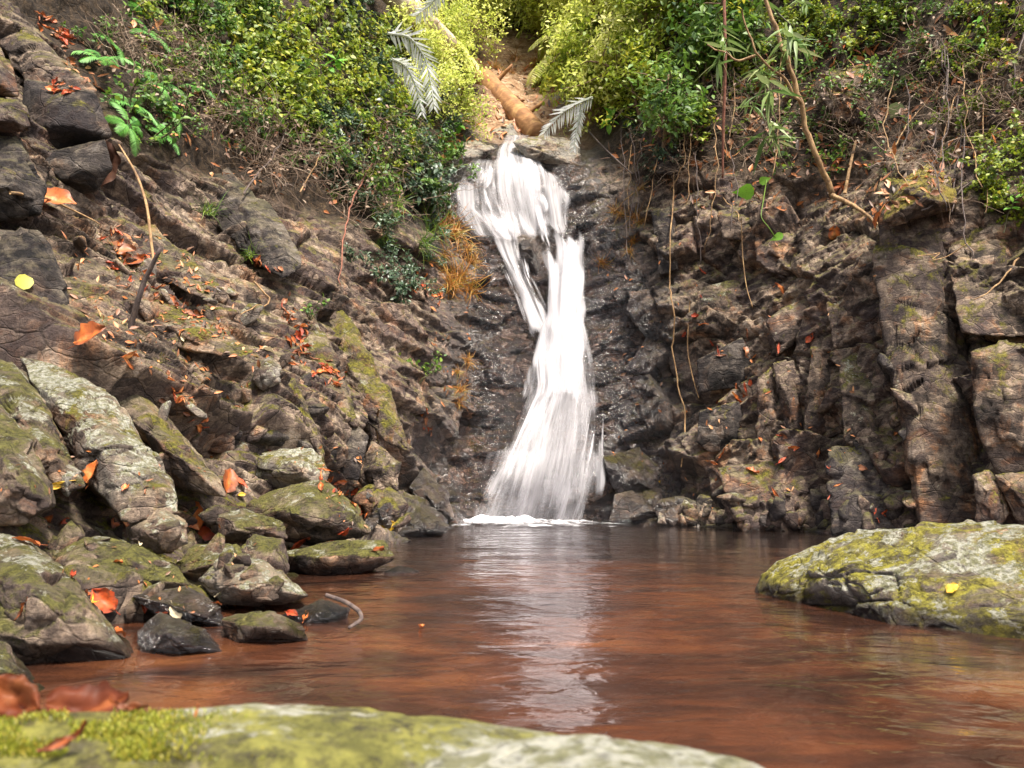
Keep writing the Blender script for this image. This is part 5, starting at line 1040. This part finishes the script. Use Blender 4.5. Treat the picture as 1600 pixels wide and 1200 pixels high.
for x, y, Y_, L, k, m, d, n, lb in [(28,1098,.70,100,'oval',D_OLD,(1,-.1,-.45),(.2,-.75,.6),'big red brown leaf at the bottom left corner behind the moss'), (142,1116,.66,125,'oval',D_OLD,(1,.1,.06),(0,-.45,.9),'big dry brown leaf lying along the moss of the near boulder'),
        (203,1106,.64,60,'narrow',D_OR,(1,0,-.06),(0,-.5,.8),'narrow orange leaf behind the big dry brown leaf'), (106,1156,.56,80,'narrow',D_OR,(1,.2,.62),(0,-.7,.7),'bent orange straw lying on the near moss'), (308,1110,.62,24,'narrow',D_OR,(.25,0,1),(0,-1,.2),'tiny orange sprig standing on the near boulder')]:
    nm = MB(); crumple(nm, np.random.default_rng(int(x) + 5), .62 if k == 'oval' else .16, (.12, .6, .9, 1, .9, .95, .7, .3, .05), .55, .55, .075, 25, 13)
    c = P(x, y, Y_); L_ = L * Y_ / F; o = link('dry_leaf', nm.mesh('dry_leaf', m)); o.location = V3(c); o.scale = (L_,) * 3; o.rotation_mode = 'QUATERNION'; o.rotation_quaternion = orient(d, n); tag(o, lb, 'dry leaf')

# ------------------------------------------------------------------ tell look-alikes apart by what they stand next to
MARKS = [('fallen log', 795, 165), ('palm trunk', 645, 20), ('longest palm frond', 672, 110), ('white palm frond', 885, 178), ('fall lip', 790, 230), ('upper fall', 800, 300), ('main chute', 885, 430), ('fall foot', 845, 800), ('red stem', 1131, 180), ('forked branch', 1215, 120), ('lowest bamboo spray', 1205, 170),
         ('leaning trunk foot', 1300, 305), ('red root', 1340, 325), ('broken stake', 1328, 260), ('mossy buttress top', 1435, 300), ('dark buttress foot', 1480, 700), ('heart shaped leaf', 1398, 176), ('heart leaved vine', 1190, 320), ('long hanging vine', 1050, 480), ('lower square block', 1130, 665), ('upright stick', 215, 480), ('golden stem', 228, 310),
         ('hanging brown leaf', 178, 262), ('largest fern', 225, 112), ('topmost fern', 212, 18), ('dark cubic block', 105, 180), ('round green leaf', 38, 440), ('white lichen slab', 155, 690), ('split angular block', 245, 828), ('triangular slab', 545, 700), ('orange stained rib', 560, 560), ('broad mossy boulder', 480, 800), ('long low mossy boulder', 530, 875),
         ('pale grey faced boulder', 395, 908), ('shore spit', 440, 980), ('corner boulder', 60, 940), ('dark green mossy boulder', 180, 890), ('white topped stone', 418, 585), ('orange lobed leaf', 303, 806), ('red brown creeper stem', 560, 300), ('steep dark slab', 360, 330), ('orange dead spray', 1345, 75), ('yellow green corner sprig', 1540, 25), ('right pool boulder', 1330, 890), ('wet corner rock', 660, 825), ('broad sprig of the left slope', 512, 100)]
SHORT = {'just ': ''}
def where(x, y):
    d = [(math.hypot(x - a, y - b), n, x - a, y - b) for n, a, b in MARKS]; r, n, dx, dy = min(d)
    v = 'above' if dy < -.45 * abs(dx) else 'below' if dy > .45 * abs(dx) else ''; h = 'left' if dx < -.45 * abs(dy) else 'right' if dx > .45 * abs(dy) else ''
    rel = (v + ' and ' + h + ' of' if v and h else v if v else h + ' of'); near = 'just ' if r < 38 else '' if r < 85 else 'well '
    return near + rel + ' the ' + n
HEADS = {}
def where2(x, y):
    d = sorted((math.hypot(x - a, y - b), n) for n, a, b in MARKS); return d[0][1], d[1][1], d[2][1]
def fit(head, w, o=None):
    for t in (head + ' ' + w, head + ' ' + w.replace('well ', '').replace('just ', ''), head + ' ' + w.replace('above and ', 'above ').replace('below and ', 'below '), ' '.join(head.split()[-2:]) + ' ' + w):
        if len(t.split()) <= 16: return t
    return ' '.join(t.split()[:16])
bpy.context.view_layer.update(); fam = {}
for o in bpy.data.objects:
    if o.parent is None and o.get('group') and o.get('label'): fam.setdefault(o['label'], []).append(o)
CUT = (' near ', ' drooping ', ' lying ', ' over ', ' lower on ', ' with ', ' in front ', ' on the ', ' in the ', ' at the ', ' along the ', ' among the ', ' above the ', ' below the ', ' under the ', ' behind the ', ' beside the ', ' between ', ' standing ', ' growing ', ' hanging ', ' rooted ', ' heaped ', ' left of ', ' right of ', ' by the ', ' over the ', ' low on ', ' strewn ', ' of the ')
for lb, os_ in fam.items():
    if len(os_) < 3: continue
    k = min([lb.find(c) for c in CUT if lb.find(c) > 0] or [len(lb)]); head = lb[:k]
    while head in HEADS and HEADS[head] != lb: head = 'little ' + head if not head.startswith('little') else 'tiny ' + head
    HEADS[head] = lb; by = {}
    for o in os_:
        x, y = pxof(np.array(o.location)); by.setdefault(where(float(x), float(y)), []).append((o, float(x), float(y)))
    for w, l in by.items():
        if len(l) == 1: l[0][0]['label'] = fit(head, w); continue
        if len(l) <= 3:
            l.sort(key=lambda t: t[2])
            for (o, x, y), r in zip(l, ('upper', 'lower') if len(l) == 2 else ('top', 'middle', 'bottom')): o['label'] = fit(r + ' ' + head, w)
        else:
            l.sort(key=lambda t: -t[0].scale[0]); sec = {}
            for o, x, y in l: n1, n2, n3 = where2(x, y); sec.setdefault(n2, []).append((o, x, y, n1))
            for n2, m in sec.items():
                m.sort(key=lambda t: t[1])
                for i, (o, x, y, n1) in enumerate(m):
                    side = {0: 'leftmost ', len(m) - 1: 'rightmost ', 1: 'second left ', len(m) - 2: 'second right '}.get(i, '') if len(m) > 1 else ''
                    o['label'] = fit(side + head, 'between the ' + n1 + ' and the ' + n2)
